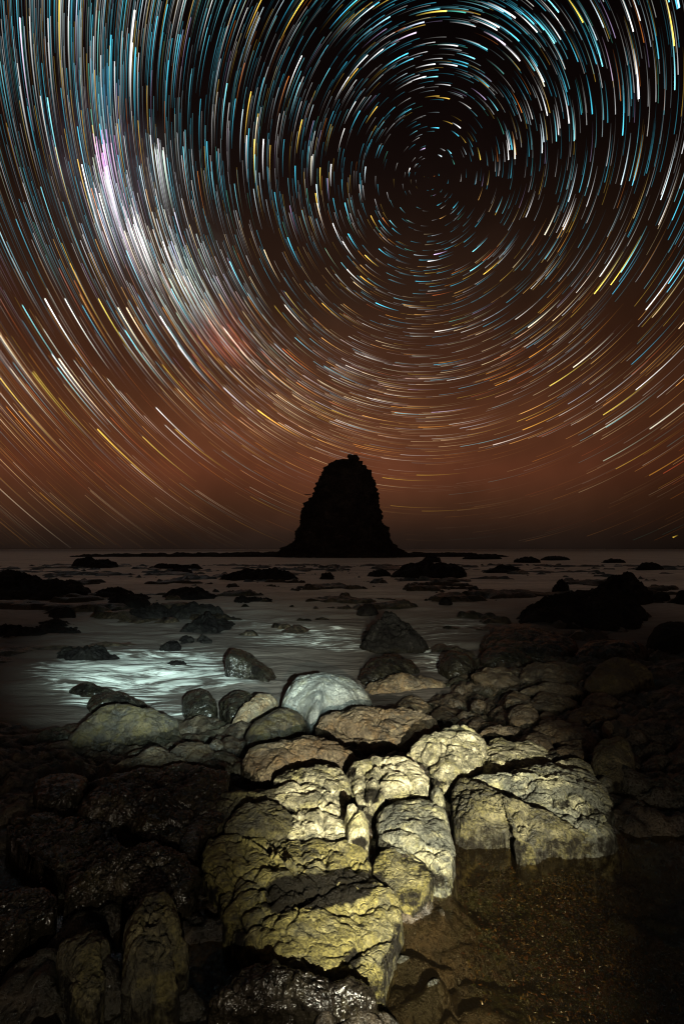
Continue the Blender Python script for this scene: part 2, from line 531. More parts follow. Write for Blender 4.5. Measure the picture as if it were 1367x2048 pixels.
wisp = t.math('ADD', t.math('MULTIPLY', t.math('SUBTRACT', s1, .5), 3.2), t.math('MULTIPLY', t.math('SUBTRACT', t.noise(p, 1.1, 4, .6, 1.0), .5), 1.2))
fm = t.mapr(t.math('ADD', t.math('MULTIPLY', fo, .55), t.math('MULTIPLY', wisp, t.mapr(fo, .05, .6))), .22, 1.05)
sp_ = t.n('SeparateXYZ'); t.set(sp_.inputs[0], p)
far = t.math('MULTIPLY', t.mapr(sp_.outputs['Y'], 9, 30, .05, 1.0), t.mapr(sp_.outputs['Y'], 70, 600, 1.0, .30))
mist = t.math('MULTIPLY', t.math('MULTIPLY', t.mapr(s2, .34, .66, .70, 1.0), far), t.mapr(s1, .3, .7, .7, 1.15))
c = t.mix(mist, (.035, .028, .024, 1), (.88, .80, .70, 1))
c = t.mix(t.math('MINIMUM', fm, 1.0), c, (.80, .86, .82, 1))
bs = t.n('BsdfPrincipled'); t.set(bs.inputs['Base Color'], c)
bs.inputs['Roughness'].default_value = .62
bs.inputs['Specular IOR Level'].default_value = .35
b = t.n('Bump'); b.inputs['Distance'].default_value = .12
t.set(b.inputs['Strength'], t.mapr(sp_.outputs['Y'], 6, 22, .5, 0.0))
t.set(b.inputs['Height'], s1); t.set(bs.inputs['Normal'], b.outputs[0])
o = t.n('OutputMaterial'); t.set(o.inputs[0], bs.outputs[0])
sea.data.materials.append(sm)

# ------------------------------------------------------------------ rocks traced from the photograph, each built as a solid dome on the shore
ZOOM = {'Z1': (0, 1340, 2.972), 'Z2': (420, 1280, 2.848), 'Z3': (800, 1280, 2.411), 'Z4': (0, 1600, 2.972), 'Z5': (400, 1600, 2.972),
        'L': (0, 1080, 2.0), 'R': (683, 1080, 2.0), 'F': (0, 0, 1.0)}


def smooth_closed(pts, n):
    pts = np.asarray(pts, float)
    m = len(pts)
    out = []
    for i in range(m):
        p0, p1, p2, p3 = pts[i - 1], pts[i], pts[(i + 1) % m], pts[(i + 2) % m]
        for k in range(12):
            q = k / 12
            out.append(.5 * ((2 * p1) + (p2 - p0) * q + (2 * p0 - 5 * p1 + 4 * p2 - p3) * q * q + (3 * p1 - p0 - 3 * p2 + p3) * q ** 3))
    out = np.array(out)
    seg = np.linalg.norm(np.roll(out, -1, 0) - out, axis=1)
    cum = np.concatenate([[0], np.cumsum(seg)])
    tt = np.linspace(0, cum[-1], n, endpoint=False)
    ext = np.vstack([out, out[:1]])
    return np.stack([np.interp(tt, cum, ext[:, 0]), np.interp(tt, cum, ext[:, 1])], 1)


def line_dist(U, W, lines, zoom):
    best = np.full(len(U), 1e9)
    for ln in lines:
        tag = zoom
        if isinstance(ln[0], str):
            tag, ln = ln[0], ln[1:]
        ox, oy, sc = ZOOM[tag]
        q = np.array([(ox + a / sc, oy + b / sc) for a, b in ln])
        q = np.vstack([q[0], q, q[-1]])
        wob = 3.0 * vnoise(np.stack([U * .07, W * .07, U * 0], 1), 5)
        for k in range(len(q) - 1):
            ax, ay = q[k]; bx, by = q[k + 1]
            l2 = (bx - ax) ** 2 + (by - ay) ** 2
            tt = np.clip(((U - ax) * (bx - ax) + (W - ay) * (by - ay)) / max(l2, 1e-6), 0, 1)
            best = np.minimum(best, np.hypot(U - ax - tt * (bx - ax) + wob, W - ay - tt * (by - ay) + wob * .7))
    return best


SEED = [100]


def rock(zoom, style, label, poly, name='boulder', cat='boulder', group=None, k=.8, n=2.7, lobe=.5, lobe_w=None, rough=1.0,
         sink=.10, stains=(), pales=(), tilt=0.0, hmin=.10, hr=.15, jag=.16, cuts=(), veins=(), nraw=None, tiltx=0.0):
    n = nraw or 2 + (n - 2) * .30
    ox, oy, s = ZOOM[zoom]
    poly = np.array([(ox + a / s, oy + b / s) for a, b in poly])
    vb, vt = poly[:, 1].max(), poly[:, 1].min()
    ub = poly[poly[:, 1] > vb - .25 * (vb - vt)][:, 0].mean()
    x0, Y1, zb = hit(ub, vb)
    W = (poly[:, 0].max() - poly[:, 0].min()) / F * Y1
    rt = ray(poly[np.argmin(poly[:, 1]), 0], vt)
    sl = rt[2] / rt[1]
    D = .35 * W
    if sl < -1e-4:
        D = ((CAM_Z - zb - hr * W) / -sl - Y1) / .72
    D = float(np.clip(D, .38 * W * min(1, k / .7), 1.7 * W))
    h = max(CAM_Z + sl * (Y1 + .72 * D) - zb, hmin * W * .5)
    foot = []
    for (u, v) in poly:
        q = (vb - v) / (vb - vt)
        Y = Y1 + q * D
        r = ray(u, v)
        foot.append((r[0] / r[1] * Y, Y))
    per = np.linalg.norm(np.roll(poly, -1, 0) - poly, axis=1).sum()
    nA = int(np.clip(per / 2.3, 40, 560))
    foot = smooth_closed(foot, nA)
    nR = int(np.clip(nA * .24, 12, 120))
    x, y = foot[:, 0], foot[:, 1]
    x1, y1 = np.roll(x, -1), np.roll(y, -1)
    cr = x * y1 - x1 * y
    if cr.sum() < 0:
        foot = foot[::-1].copy()
    A = cr.sum() / 2
    cen = np.array([((x + x1) * cr).sum() / (6 * A), ((y + y1) * cr).sum() / (6 * A)])
    base = zb - sink * min(W, 1.2) * .5
    SEED[0] += 11
    sd = SEED[0]
    offs = np.array([sd * 3.7, sd * 1.9, sd * .7])
    L = max(W, .05)
    lw = lobe_w or L * .34
    small = min(L, .9)

    def build(foot, H, nA, nR, detail):
        a = np.linspace(0.02, math.pi / 2, nR)
        rr = np.concatenate([np.sin(a) ** (2 / n), [1.03, 1.06] if Y1 < 3.6 else [1.10, 1.20]])
        zz = np.concatenate([np.cos(a) ** (2 / n), [-.5, -1.0]])
        V = np.zeros((len(rr), nA, 3))
        V[..., :2] = cen + (foot - cen)[None] * rr[:, None, None]
        V[..., 2] = base + np.where(zz > 0, zz * H, zz * (.25 + .15 * H))[:, None]
        flat = V.reshape(-1, 3)
        wz = np.repeat(np.clip(zz, 0, 1) ** .5, nA)
        amp_z = jag * H * (fbm(flat / (L * .45) + offs, 2, s=sd) + (.9 * fbm(flat / (L * .13) + offs, 4, .6, s=sd + 3) * .6 if jag > .3 else 0))
        flat[:, 2] += (amp_z + tilt * (flat[:, 1] - cen[1]) + tiltx * (flat[:, 0] - cen[0])) * wz
        G = flat.reshape(len(rr), nA, 3)
        N = np.cross(np.roll(G, -1, 1) - np.roll(G, 1, 1), np.gradient(G, axis=0))
        ln = np.linalg.norm(N, axis=2, keepdims=True); ln[ln == 0] = 1
        N = (N / ln).reshape(-1, 3)
        if N[: nA].mean(0)[2] < 0:
            N = -N
        q = flat / lw + offs
        q = q + .45 * np.stack([fbm(q * 1.1, 4, s=sd + 1), fbm(q * 1.1 + 5, 4, s=sd + 2), fbm(q * 1.1 + 9, 4, s=sd + 3)], 1)
        f1, f2 = voronoi(q, sd)
        e = np.clip(f2 - f1, 0, 1)
        disp = lobe * lw * .13 * (np.clip(e / .30, 0, 1) ** .5 - .82)
        disp -= lobe * lw * .13 * (1 - sstep(0, .055, e)) * sstep(-.35, .25, fbm(flat / (lw * 1.3) + offs, 2, s=sd + 40))
        if detail:
            g1, g2 = voronoi(q * 2.3 + 3, sd + 5)
            g = np.clip(g2 - g1, 0, 1)
            disp += lobe * lw * .03 * (np.clip(g / .3, 0, 1) ** .5 - .82)
            disp -= lobe * lw * .045 * (1 - sstep(0, .07, g)) * sstep(-.1, .4, fbm(flat / (lw * .7) + offs + 4, 2, s=sd + 50))
            disp += rough * small * .006 * fbm(flat / (L * .05) + offs, 5, .66, s=sd + 30)
            if cuts:
                cu, cv_ = project(flat)
                dc = line_dist(cu, cv_, cuts, zoom)
                px_m = (Y1 + .4 * D) / F
                disp_c = -px_m * (8 * np.exp(-(dc / 3.6) ** 2) + 5 * np.exp(-(dc / 15.0) ** 2)) 
                vd = np.array([0, 0, CAM_Z]) - flat
                vd /= np.linalg.norm(vd, axis=1, keepdims=True)
                disp_c *= sstep(.12, .45, (N * vd).sum(1))
                disp += disp_c
        disp += rough * small * .020 * fbm(flat / (L * .22) + offs, 3, .55, s=sd + 20)
        return flat + N * disp[:, None], zz

    H = h + (zb - base)
    # settle height, width and front edge so that the finished rock keeps the proportions of the traced one
    sub = foot[:: max(1, nA // 72)]
    near = Y1 < 14
    for it in range(4):
        fl, _ = build(sub, H, len(sub), 22, False)
        fl = fl[fl[:, 2] > zb]
        if len(fl) < 10:
            H *= 1.5
            continue
        U, Wp = project(fl)
        dist = Y1 + .6 * D
        H = float(np.clip(H + (Wp.min() - vt) / F * dist * .9, .25 * H, 2.5 * H))
        u0, u1 = U.min(), U.max()
        t0, t1 = poly[:, 0].min(), poly[:, 0].max()
        gw = -.004 * (t1 - t0) if near else 0
        kx = float(np.clip((t1 - t0 + 2 * gw) / max(u1 - u0, 1), .8, 1.3))
        sx = ((t0 + t1) - (u0 + u1)) / 2 / F * dist
        dy = 0.0
        if near:
            dy = float(np.clip((Wp.max() - vb) / F * Y1 * Y1 / (CAM_Z - zb), -.2 * D, .2 * D))
        for arr in ([foot] if sub is foot else [foot]):
            yb = arr[:, 1].max()
            tt = (yb - arr[:, 1]) / (yb - arr[:, 1].min())
            arr[:, 1] += dy * tt
            arr[:, 0] = cen[0] + (arr[:, 0] - cen[0]) * kx + sx
        cen = np.array([cen[0] + sx, cen[1] + dy * .5])
        sub = foot[:: max(1, nA // 72)]
    flat, zz = build(foot, H, nA, nR, True)
    rr = zz
    U, Wp = project(flat)

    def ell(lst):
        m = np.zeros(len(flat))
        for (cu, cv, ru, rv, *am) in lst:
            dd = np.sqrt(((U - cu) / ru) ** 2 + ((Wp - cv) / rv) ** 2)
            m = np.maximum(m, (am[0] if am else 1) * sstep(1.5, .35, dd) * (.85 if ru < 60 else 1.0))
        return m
    stain = ell(stains)
    # weed film below the high splash line of each rock
    stain = np.maximum(stain, .62 * sstep(base + .42 * H + .02, base + .05 * H, flat[:, 2]))
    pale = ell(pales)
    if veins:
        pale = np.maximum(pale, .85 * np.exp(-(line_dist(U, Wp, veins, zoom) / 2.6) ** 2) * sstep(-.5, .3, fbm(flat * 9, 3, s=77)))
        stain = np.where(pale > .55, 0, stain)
    # top cap
    V2 = np.vstack([flat, flat[:nA].mean(0)[None]])
    quads = grid_quads(len(rr), nA, wrap=True)
    ci = len(flat)
    idx = np.arange(nA)
    tris = np.stack([np.full(nA, ci), idx, (idx + 1) % nA], 1)
    org = np.array([cen[0], cen[1], zb])
    # outward winding: foot is counter clockwise, rows run from the top outwards
    quads = quads[:, [0, 3, 2, 1]]
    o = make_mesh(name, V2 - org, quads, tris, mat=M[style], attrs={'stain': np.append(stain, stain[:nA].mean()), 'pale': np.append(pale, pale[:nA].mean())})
    o.location = org
    o['label'] = label
    o['category'] = cat
    if group:
        o['group'] = group
    return o


LIT = 'torchlit boulders on the shelf'
DARK = 'wet black rocks on the near left'
MID = 'rocks along the water edge'
COB = 'flat cobbles on the right shelf'
SURF = 'rocks standing in the surf'
REEF = 'far reef rocks in the sea'

# --- nearest boulders
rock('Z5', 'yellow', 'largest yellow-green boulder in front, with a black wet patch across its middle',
     [(35, 350), (60, 262), (120, 218), (190, 208), (250, 238), (262, 262), (300, 232), (380, 240), (412, 292), (440, 265), (520, 238), (590, 252), (605, 275), (700, 236),
      (780, 262), (850, 290), (920, 262), (985, 320), (1020, 460), (1060, 560), (1150, 640), (1182, 740), (1160, 850), (1105, 950), (1065, 1020), (960, 1035), (870, 1025), (640, 1055),
      (480, 1030), (380, 930), (270, 850), (160, 760), (140, 620), (60, 500)], group=LIT, n=4.0, lobe=.5, lobe_w=.24, rough=.6, k=.9, hr=.17,
     cuts=[[(255, 205), (265, 300), (285, 340)], [(408, 262), (418, 330), (440, 400)], [(598, 240), (602, 320), (630, 380)], [(840, 275), (880, 340), (925, 410)], [(750, 310), (760, 400)],
           [(178, 570), (188, 480), (240, 440), (330, 468), (400, 515), (415, 590)], [(262, 775), (350, 700), (440, 640), (540, 600), (700, 540), (830, 490)], [(215, 600), (235, 700), (245, 775)],
           [(700, 600), (800, 635), (900, 670), (945, 700)], [(860, 940), (905, 895), (960, 850), (1165, 820)], [(960, 650), (1060, 590), (1110, 600)],
           [(230, 655), (330, 590), (420, 570)], [(1000, 470), (900, 480), (830, 490)]],
     veins=[[(830, 490), (770, 560), (740, 605), (690, 590)], [(740, 605), (800, 635), (890, 660), (935, 700)], [(930, 520), (965, 590), (1040, 600)], [(690, 590), (590, 600), (540, 620)]],
     stains=[(625, 1782, 90, 36, 1.5), (690, 1768, 66, 30, 1.5), (560, 1800, 60, 30, .9), (560, 1870, 30, 20, .35), (700, 1745, 40, 12, .8), (705, 1920, 22, 26, .8), (470, 1880, 40, 50, .6)],
     pales=[(700, 1860, 50, 25, .55), (640, 1720, 60, 16, .5), (440, 1710, 40, 26, .4), (735, 1840, 30, 30, .5)])
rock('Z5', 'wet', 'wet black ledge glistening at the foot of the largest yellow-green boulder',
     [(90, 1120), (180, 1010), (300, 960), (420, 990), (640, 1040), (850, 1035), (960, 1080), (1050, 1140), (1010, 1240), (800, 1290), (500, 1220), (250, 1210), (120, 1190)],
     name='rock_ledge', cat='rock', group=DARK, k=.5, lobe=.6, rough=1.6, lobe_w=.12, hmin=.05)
rock('Z5', 'yellow', 'small round yellow boulder right of the largest one, beside the channel',
     [(1055, 400), (1080, 330), (1160, 295), (1240, 320), (1310, 370), (1352, 430), (1325, 490), (1240, 530), (1150, 500), (1080, 450)], group=LIT, lobe=.5,
     pales=[(800, 1745, 40, 22, .8), (835, 1765, 25, 15, .8)])
rock('F', 'greygreen', 'grey-green rounded boulder with pale crust on its front, right of the channel',
     [(752, 1640), (768, 1612), (795, 1597), (840, 1597), (872, 1606), (893, 1632), (903, 1680), (910, 1715), (893, 1745), (864, 1745), (838, 1730), (790, 1708), (756, 1686)],
     group=LIT, hr=.21, lobe=.5, n=3.0, cuts=[['Z5', (1075, 250), (1170, 268), (1240, 300), (1310, 350), (1355, 430)], ['Z5', (1090, 160), (1200, 150), (1300, 185), (1360, 250)], ['Z5', (1240, 300), (1330, 265), (1400, 300)]], pales=[(820, 1672, 28, 24, .9), (858, 1715, 42, 28, 1), (900, 1745, 20, 14, .8)])
rock('Z2', 'pale', 'pale yellow boulder with scalloped top edge, just behind the largest boulder',
     [(368, 870), (400, 825), (470, 812), (520, 832), (600, 808), (660, 840), (720, 900), (755, 960), (790, 1020), (785, 1140), (700, 1170), (500, 1150), (440, 1120), (470, 1000), (400, 940)],
     group=LIT, hr=.21, lobe=.5, n=3.2, lobe_w=.22, cuts=[[(450, 970), (520, 1000), (515, 1125)], [(520, 935), (640, 940), (740, 985)], [(500, 815), (520, 850)], [(690, 890), (640, 930)], [(640, 940), (660, 1140)]], pales=[(610, 1580, 50, 20, .8), (640, 1650, 60, 40, .7)])
rock('Z2', 'pale', 'narrow pale block beside the channel, right of the scalloped boulder',
     [(757, 965), (800, 930), (850, 935), (892, 985), (907, 1060), (895, 1160), (840, 1195), (785, 1165), (772, 1050)], group=LIT, lobe=.5, n=3.2, k=1.0, stains=[(720, 1685, 22, 14)])
rock('Z2', 'olive', 'dark mossy boulder left of the scalloped pale boulder, behind the largest one',
     [(80, 1070), (120, 990), (200, 930), (300, 912), (370, 918), (440, 965), (475, 1015), (450, 1110), (350, 1140), (200, 1130), (120, 1100)], group=LIT, hr=.21, lobe=.6, n=3.0, rough=1.4,
     pales=[(475, 1640, 30, 18, .5)], stains=[(540, 1650, 50, 30, .6)])
rock('Z2', 'pale', 'grey-brown boulder behind the scalloped pale boulder, lit on its right end',
     [(370, 800), (420, 752), (520, 730), (640, 708), (720, 720), (772, 770), (802, 830), (805, 905), (740, 935), (680, 890), (600, 840), (480, 820)], group=LIT, lobe=.6, n=2.8, k=.7,
     stains=[(575, 1550, 45, 16, .8)])
rock('Z2', 'pale', 'brightest cream boulder with sloping yellow top and wet foot, centre of shelf',
     [(778, 770), (790, 720), (850, 690), (900, 662), (980, 658), (1050, 662), (1120, 668), (1180, 706), (1230, 756), (1257, 820), (1240, 900), (1130, 915), (1020, 920), (950, 960), (880, 960), (820, 900), (800, 835)],
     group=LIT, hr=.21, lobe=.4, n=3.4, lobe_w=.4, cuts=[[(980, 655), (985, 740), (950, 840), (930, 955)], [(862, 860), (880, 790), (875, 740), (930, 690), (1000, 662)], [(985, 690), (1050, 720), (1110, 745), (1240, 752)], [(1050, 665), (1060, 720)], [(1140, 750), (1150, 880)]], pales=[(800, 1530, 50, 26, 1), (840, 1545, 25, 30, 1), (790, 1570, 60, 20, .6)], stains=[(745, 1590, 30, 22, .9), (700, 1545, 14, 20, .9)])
rock('Z2', 'greygreen', 'small split grey stone wedged right of the brightest cream boulder',
     [(1250, 860), (1290, 833), (1330, 878), (1342, 940), (1312, 965), (1270, 925)], name='stone', cat='stone', group=LIT, k=1.0)
rock('Z3', 'pale', 'pale cream boulder with a pointed crest, upper right of the brightest boulder',
     [(25, 570), (85, 510), (150, 468), (205, 428), (265, 408), (310, 408), (360, 440), (402, 480), (417, 520), (402, 610), (375, 650), (290, 700), (200, 710), (150, 670), (105, 620)],
     group=LIT, hr=.21, lobe=.45, lobe_w=.38, cuts=[[(310, 408), (318, 465), (380, 480), (412, 525)], [(170, 545), (250, 530), (305, 548), (330, 600)], [(110, 610), (180, 540), (240, 480)], [(330, 600), (310, 690)]], pales=[(900, 1490, 40, 22, .8), (870, 1530, 45, 24, .4), (935, 1475, 30, 14, .8)], stains=[(880, 1565, 40, 14, .8)])
rock('Z3', 'pale', 'pale yellow lumpy boulder right of the crested cream boulder',
     [(415, 510), (455, 470), (510, 483), (560, 500), (640, 492), (692, 528), (722, 582), (650, 610), (560, 625), (500, 655), (410, 668), (385, 640), (398, 570)], group=LIT, lobe=.6, k=.7,
     pales=[(1050, 1500, 50, 20, .6)])
rock('Z3', 'greygreen', 'broad layered grey-green slab on the right with a pale cap and ledge',
     [(340, 692), (470, 690), (540, 628), (640, 598), (720, 592), (830, 620), (920, 670), (1000, 790), (965, 850), (1015, 892), (890, 925), (760, 885), (620, 835), (500, 775)],
     group=LIT, lobe=.75, nraw=1.9, k=.8, lobe_w=.2, hr=.13, cuts=[[(545, 628), (640, 640), (605, 680), (565, 688)], [(640, 655), (720, 630), (860, 640), (930, 690)], [(480, 720), (560, 740), (640, 690)], [(690, 800), (850, 830), (960, 800)], [(820, 700), (800, 760), (860, 800)]], pales=[(1100, 1560, 38, 20, .9), (1020, 1600, 22, 12, .9), (1155, 1600, 20, 20, .6)], stains=[(1120, 1610, 30, 14, .7), (1190, 1630, 30, 20, .7)])
rock('Z3', 'olive', 'dark wedge-shaped boulder with yellow crusted lumps, in front of the layered slab',
     [(263, 700), (290, 663), (350, 700), (480, 780), (600, 832), (760, 892), (890, 938), (780, 950), (700, 945), (600, 970), (555, 965), (530, 915), (400, 915), (290, 900), (260, 820)],
     group=LIT, lobe=.9, nraw=1.75, k=.65, lobe_w=.13, hr=.12, cuts=[[(540, 815), (560, 870), (575, 900)], [(610, 840), (632, 900), (620, 950)], [(390, 830), (480, 880), (540, 870)], [(560, 870), (620, 880)]], pales=[(990, 1635, 26, 16, .9), (1045, 1660, 20, 24, 1), (1075, 1650, 24, 16, 1), (1115, 1665, 22, 12, .8), (1030, 1610, 14, 14, .9)], stains=[(930, 1640, 25, 30, .5)])
rock('Z3', 'pale', 'thin pale ridge stone behind the layered slab',
     [(738, 588), (780, 572), (830, 568), (900, 588), (958, 640), (910, 658), (820, 620)], name='stone', cat='stone', group=LIT, k=.5)
rock('Z3', 'greygreen', 'small grey stone at the right end of the layered slab',
     [(948, 690), (965, 662), (995, 652), (1022, 668), (1015, 705), (965, 722)], name='stone', cat='stone', group=LIT)
rock('Z3', 'olive', 'big dark rounded boulder on the right edge of the lit shelf',
     [(925, 550), (970, 480), (1040, 463), (1110, 490), (1135, 570), (1122, 645), (1060, 685), (980, 665), (918, 605)], group=COB, lobe=.5, k=.9, pales=[(1240, 1508, 14, 10, .5)])

# --- middle distance
rock('Z2', 'bluegrey', 'smooth blue-grey dome boulder shining wet at the water edge',
     [(405, 350), (440, 275), (530, 212), (620, 184), (720, 186), (800, 218), (862, 268), (925, 345), (880, 370), (820, 405), (720, 420), (650, 445), (610, 515), (560, 510), (520, 440), (450, 395)],
     group=MID, lobe=.22, n=2.2, rough=.7, k=.75, stains=[(575, 1365, 22, 28, .5)])
rock('Z2', 'moss', 'oblong grey-green boulder left in front of the blue-grey dome',
     [(205, 570), (235, 500), (300, 448), (370, 403), (450, 387), (510, 408), (545, 455), (535, 510), (420, 550), (300, 605), (235, 605)], group=MID, lobe=.3, n=2.4, rough=.8, stains=[(520, 1480, 50, 10, .6)])
rock('Z2', 'brown', 'wide lumpy brown rock right in front of the blue-grey dome',
     [(605, 500), (640, 440), (720, 418), (820, 398), (920, 378), (990, 398), (1060, 440), (1110, 395), (1200, 415), (1280, 438), (1305, 475), (1240, 540), (1180, 600), (1100, 618), (900, 628), (820, 618), (760, 575), (690, 540)],
     group=MID, lobe=.6, n=3.0, rough=1.3, k=.7, lobe_w=.28, cuts=[[(690, 500), (790, 530), (800, 610)], [(900, 390), (960, 470), (1060, 520), (1160, 500)], [(1060, 440), (1150, 470)], [(800, 530), (960, 540)]])
rock('Z2', 'brown', 'brown hump behind the wide lumpy brown rock',
     [(1000, 408), (1060, 366), (1110, 328), (1180, 316), (1255, 368), (1270, 410), (1160, 425), (1060, 440)], group=MID, lobe=.6, k=.7)
rock('Z2', 'brown', 'long low brown rock between the oblong boulder and the grey-brown boulder',
     [(185, 690), (230, 620), (330, 583), (420, 568), (500, 540), (620, 543), (700, 568), (760, 608), (832, 655), (810, 710), (760, 735), (690, 725), (560, 715), (420, 750), (330, 790), (260, 790)],
     group=MID, lobe=.5, n=2.8, rough=1.2, k=.7)
rock('Z2', 'surf', 'sharp black wedge rock standing tilted in the white foam',
     [(82, 190), (105, 100), (128, 56), (165, 46), (240, 78), (300, 118), (375, 165), (360, 255), (310, 262), (230, 215), (150, 205)], name='rock', cat='rock', group=SURF, lobe=.15, nraw=4.5, tiltx=-.42, k=.6, hr=.5)
rock('Z2', 'surf', 'black wet rock with bright glints behind the right side of the blue-grey dome',
     [(845, 200), (895, 122), (980, 76), (1080, 76), (1150, 116), (1195, 170), (1110, 215), (950, 235), (860, 245)], name='rock', cat='rock', group=SURF, lobe=.5, rough=1.5)
rock('Z2', 'brown', 'low brown crusty rock between the black glinting rock and the brown hump',
     [(865, 275), (950, 212), (1050, 188), (1150, 186), (1280, 198), (1355, 245), (1310, 285), (1150, 305), (1000, 320), (900, 325)], name='rock', cat='rock', group=MID, lobe=.6, rough=1.4, k=.6)
rock('Z2', 'surf', 'black jagged rock at the foam edge left of the oblong boulder',
     [(55, 350), (95, 298), (200, 288), (272, 308), (250, 380), (160, 455), (95, 450)], name='rock', cat='rock', group=MID, lobe=.5, rough=1.5)
rock('Z2', 'brown', 'brown slanted rock just left behind the oblong grey-green boulder',
     [(120, 485), (200, 398), (280, 306), (340, 302), (392, 340), (330, 400), (250, 455), (180, 495)], name='rock', cat='rock', group=MID, lobe=.5, k=.6)
rock('Z1', 'moss', 'broad olive-brown sloping boulder with a yellow lower edge, left at the water edge',
     [(400, 410), (510, 330), (600, 248), (680, 203), (780, 198), (860, 238), (930, 290), (1050, 288), (1065, 320), (900, 365), (800, 385), (640, 425), (490, 430)], group=MID, lobe=.35, n=2.3, k=.6,
     pales=[(285, 1452, 30, 10, .8), (240, 1440, 40, 16, .3)])
rock('Z1', 'surf', 'low black rock awash at the left end of the foam',
     [(410, 115), (445, 80), (540, 73), (620, 98), (692, 132), (600, 148), (490, 145)], name='rock', cat='rock', group=SURF, lobe=.4)
rock('Z1', 'surf', 'black rock right behind the broad olive-brown boulder, in the foam',
     [(518, 215), (550, 148), (640, 128), (770, 128), (840, 175), (880, 215), (760, 235), (640, 240), (560, 250)], name='rock', cat='rock', group=SURF, lobe=.4)
rock('Z1', 'surf', 'round black glinting rock in the foam right of the broad olive-brown boulder',
     [(1083, 200), (1118, 130), (1180, 113), (1250, 148), (1295, 215), (1255, 282), (1140, 275)], name='rock', cat='rock', group=SURF, lobe=.4, k=.7)
rock('Z1', 'darkbrown', 'flat brown stone behind the great black rounded rock, right of its neighbour',
     [(1015, 490), (1060, 438), (1140, 426), (1240, 446), (1285, 500), (1295, 570), (1180, 560), (1080, 530)], name='stone', cat='stone', group=MID, lobe=.4, k=.7)
rock('Z1', 'darkbrown', 'long tapering brown rock behind the great black rounded rock',
     [(630, 630), (780, 528), (860, 468), (960, 452), (1040, 488), (1110, 540), (1000, 580), (860, 590), (740, 620)], name='rock', cat='rock', group=MID, lobe=.5, k=.6)
rock('Z1', 'wet', 'great black rounded rock with green glints left of the mossy boulder',
     [(470, 850), (560, 730), (600, 660), (720, 618), (860, 586), (1040, 556), (1200, 574), (1340, 590), (1360, 700), (1260, 870), (1110, 995), (980, 1000), (840, 950), (700, 900), (560, 880)],
     name='rock', cat='rock', group=DARK, lobe=.6, n=2.8, rough=1.8, lobe_w=.3, k=.8)
rock('Z1', 'wet', 'round low black stone left of the great black rounded rock',
     [(205, 710), (255, 640), (360, 612), (480, 622), (525, 655), (470, 735), (350, 775), (235, 775)], name='stone', cat='stone', group=DARK, lobe=.4, rough=1.4)
rock('Z1', 'wet', 'narrow black rock leaning between the great black rock and the largest yellow boulder',
     [(1065, 1050), (1150, 895), (1280, 826), (1345, 856), (1305, 950), (1215, 1000), (1165, 1090), (1090, 1085)], name='rock', cat='rock', group=DARK, lobe=.5, rough=1.5)
rock('Z2', 'olive', 'dark crescent rock wrapped behind the mossy boulder',
     [(12, 960), (55, 880), (150, 852), (250, 866), (350, 848), (372, 905), (230, 930), (110, 985), (70, 1070), (15, 1070)], name='rock', cat='rock', group=DARK, lobe=.5, rough=1.5, k=.6)
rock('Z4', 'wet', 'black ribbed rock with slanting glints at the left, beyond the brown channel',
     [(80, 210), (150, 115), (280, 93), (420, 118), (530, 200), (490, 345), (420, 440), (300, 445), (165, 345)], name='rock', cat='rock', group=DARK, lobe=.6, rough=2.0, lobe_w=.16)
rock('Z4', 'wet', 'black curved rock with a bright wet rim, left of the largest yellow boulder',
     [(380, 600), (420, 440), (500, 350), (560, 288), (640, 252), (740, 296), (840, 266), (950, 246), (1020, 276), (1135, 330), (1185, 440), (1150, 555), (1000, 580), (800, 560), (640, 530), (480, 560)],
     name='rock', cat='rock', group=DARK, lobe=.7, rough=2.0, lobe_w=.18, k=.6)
rock('Z4', 'wet', 'black wet rock cut by the left edge of the view, lowest on that side',
     [(-90, 640), (-40, 560), (80, 518), (200, 518), (315, 580), (295, 670), (180, 730), (60, 800), (-60, 800)], name='rock', cat='rock', group=DARK, lobe=.6, rough=1.8, lobe_w=.12)
rock('Z4', 'olive', 'tall dim olive boulder in the bottom left, left of the largest yellow boulder',
     [(725, 800), (795, 640), (835, 560), (900, 543), (960, 568), (1030, 580), (1062, 680), (1085, 820), (1125, 920), (1105, 1000), (1035, 1050), (1070, 1190), (960, 1245), (800, 1272), (725, 1150), (718, 1040), (735, 920)],
     group=LIT, lobe=.7, n=3.0, lobe_w=.17, k=1.5, hr=.07, stains=[(330, 1840, 35, 30, .4), (300, 1925, 40, 24, .4), (320, 2010, 50, 14, .6)])
rock('Z4', 'olive', 'dimmest olive boulder in the bottom left corner',
     [(335, 900), (420, 825), (540, 755), (620, 805), (660, 880), (625, 1000), (640, 1140), (565, 1260), (440, 1230), (378, 1080), (338, 985)], group=LIT, lobe=.7, n=3.0, k=1.4, lobe_w=.16, hr=.07,
     stains=[(150, 1930, 50, 50, .4)])

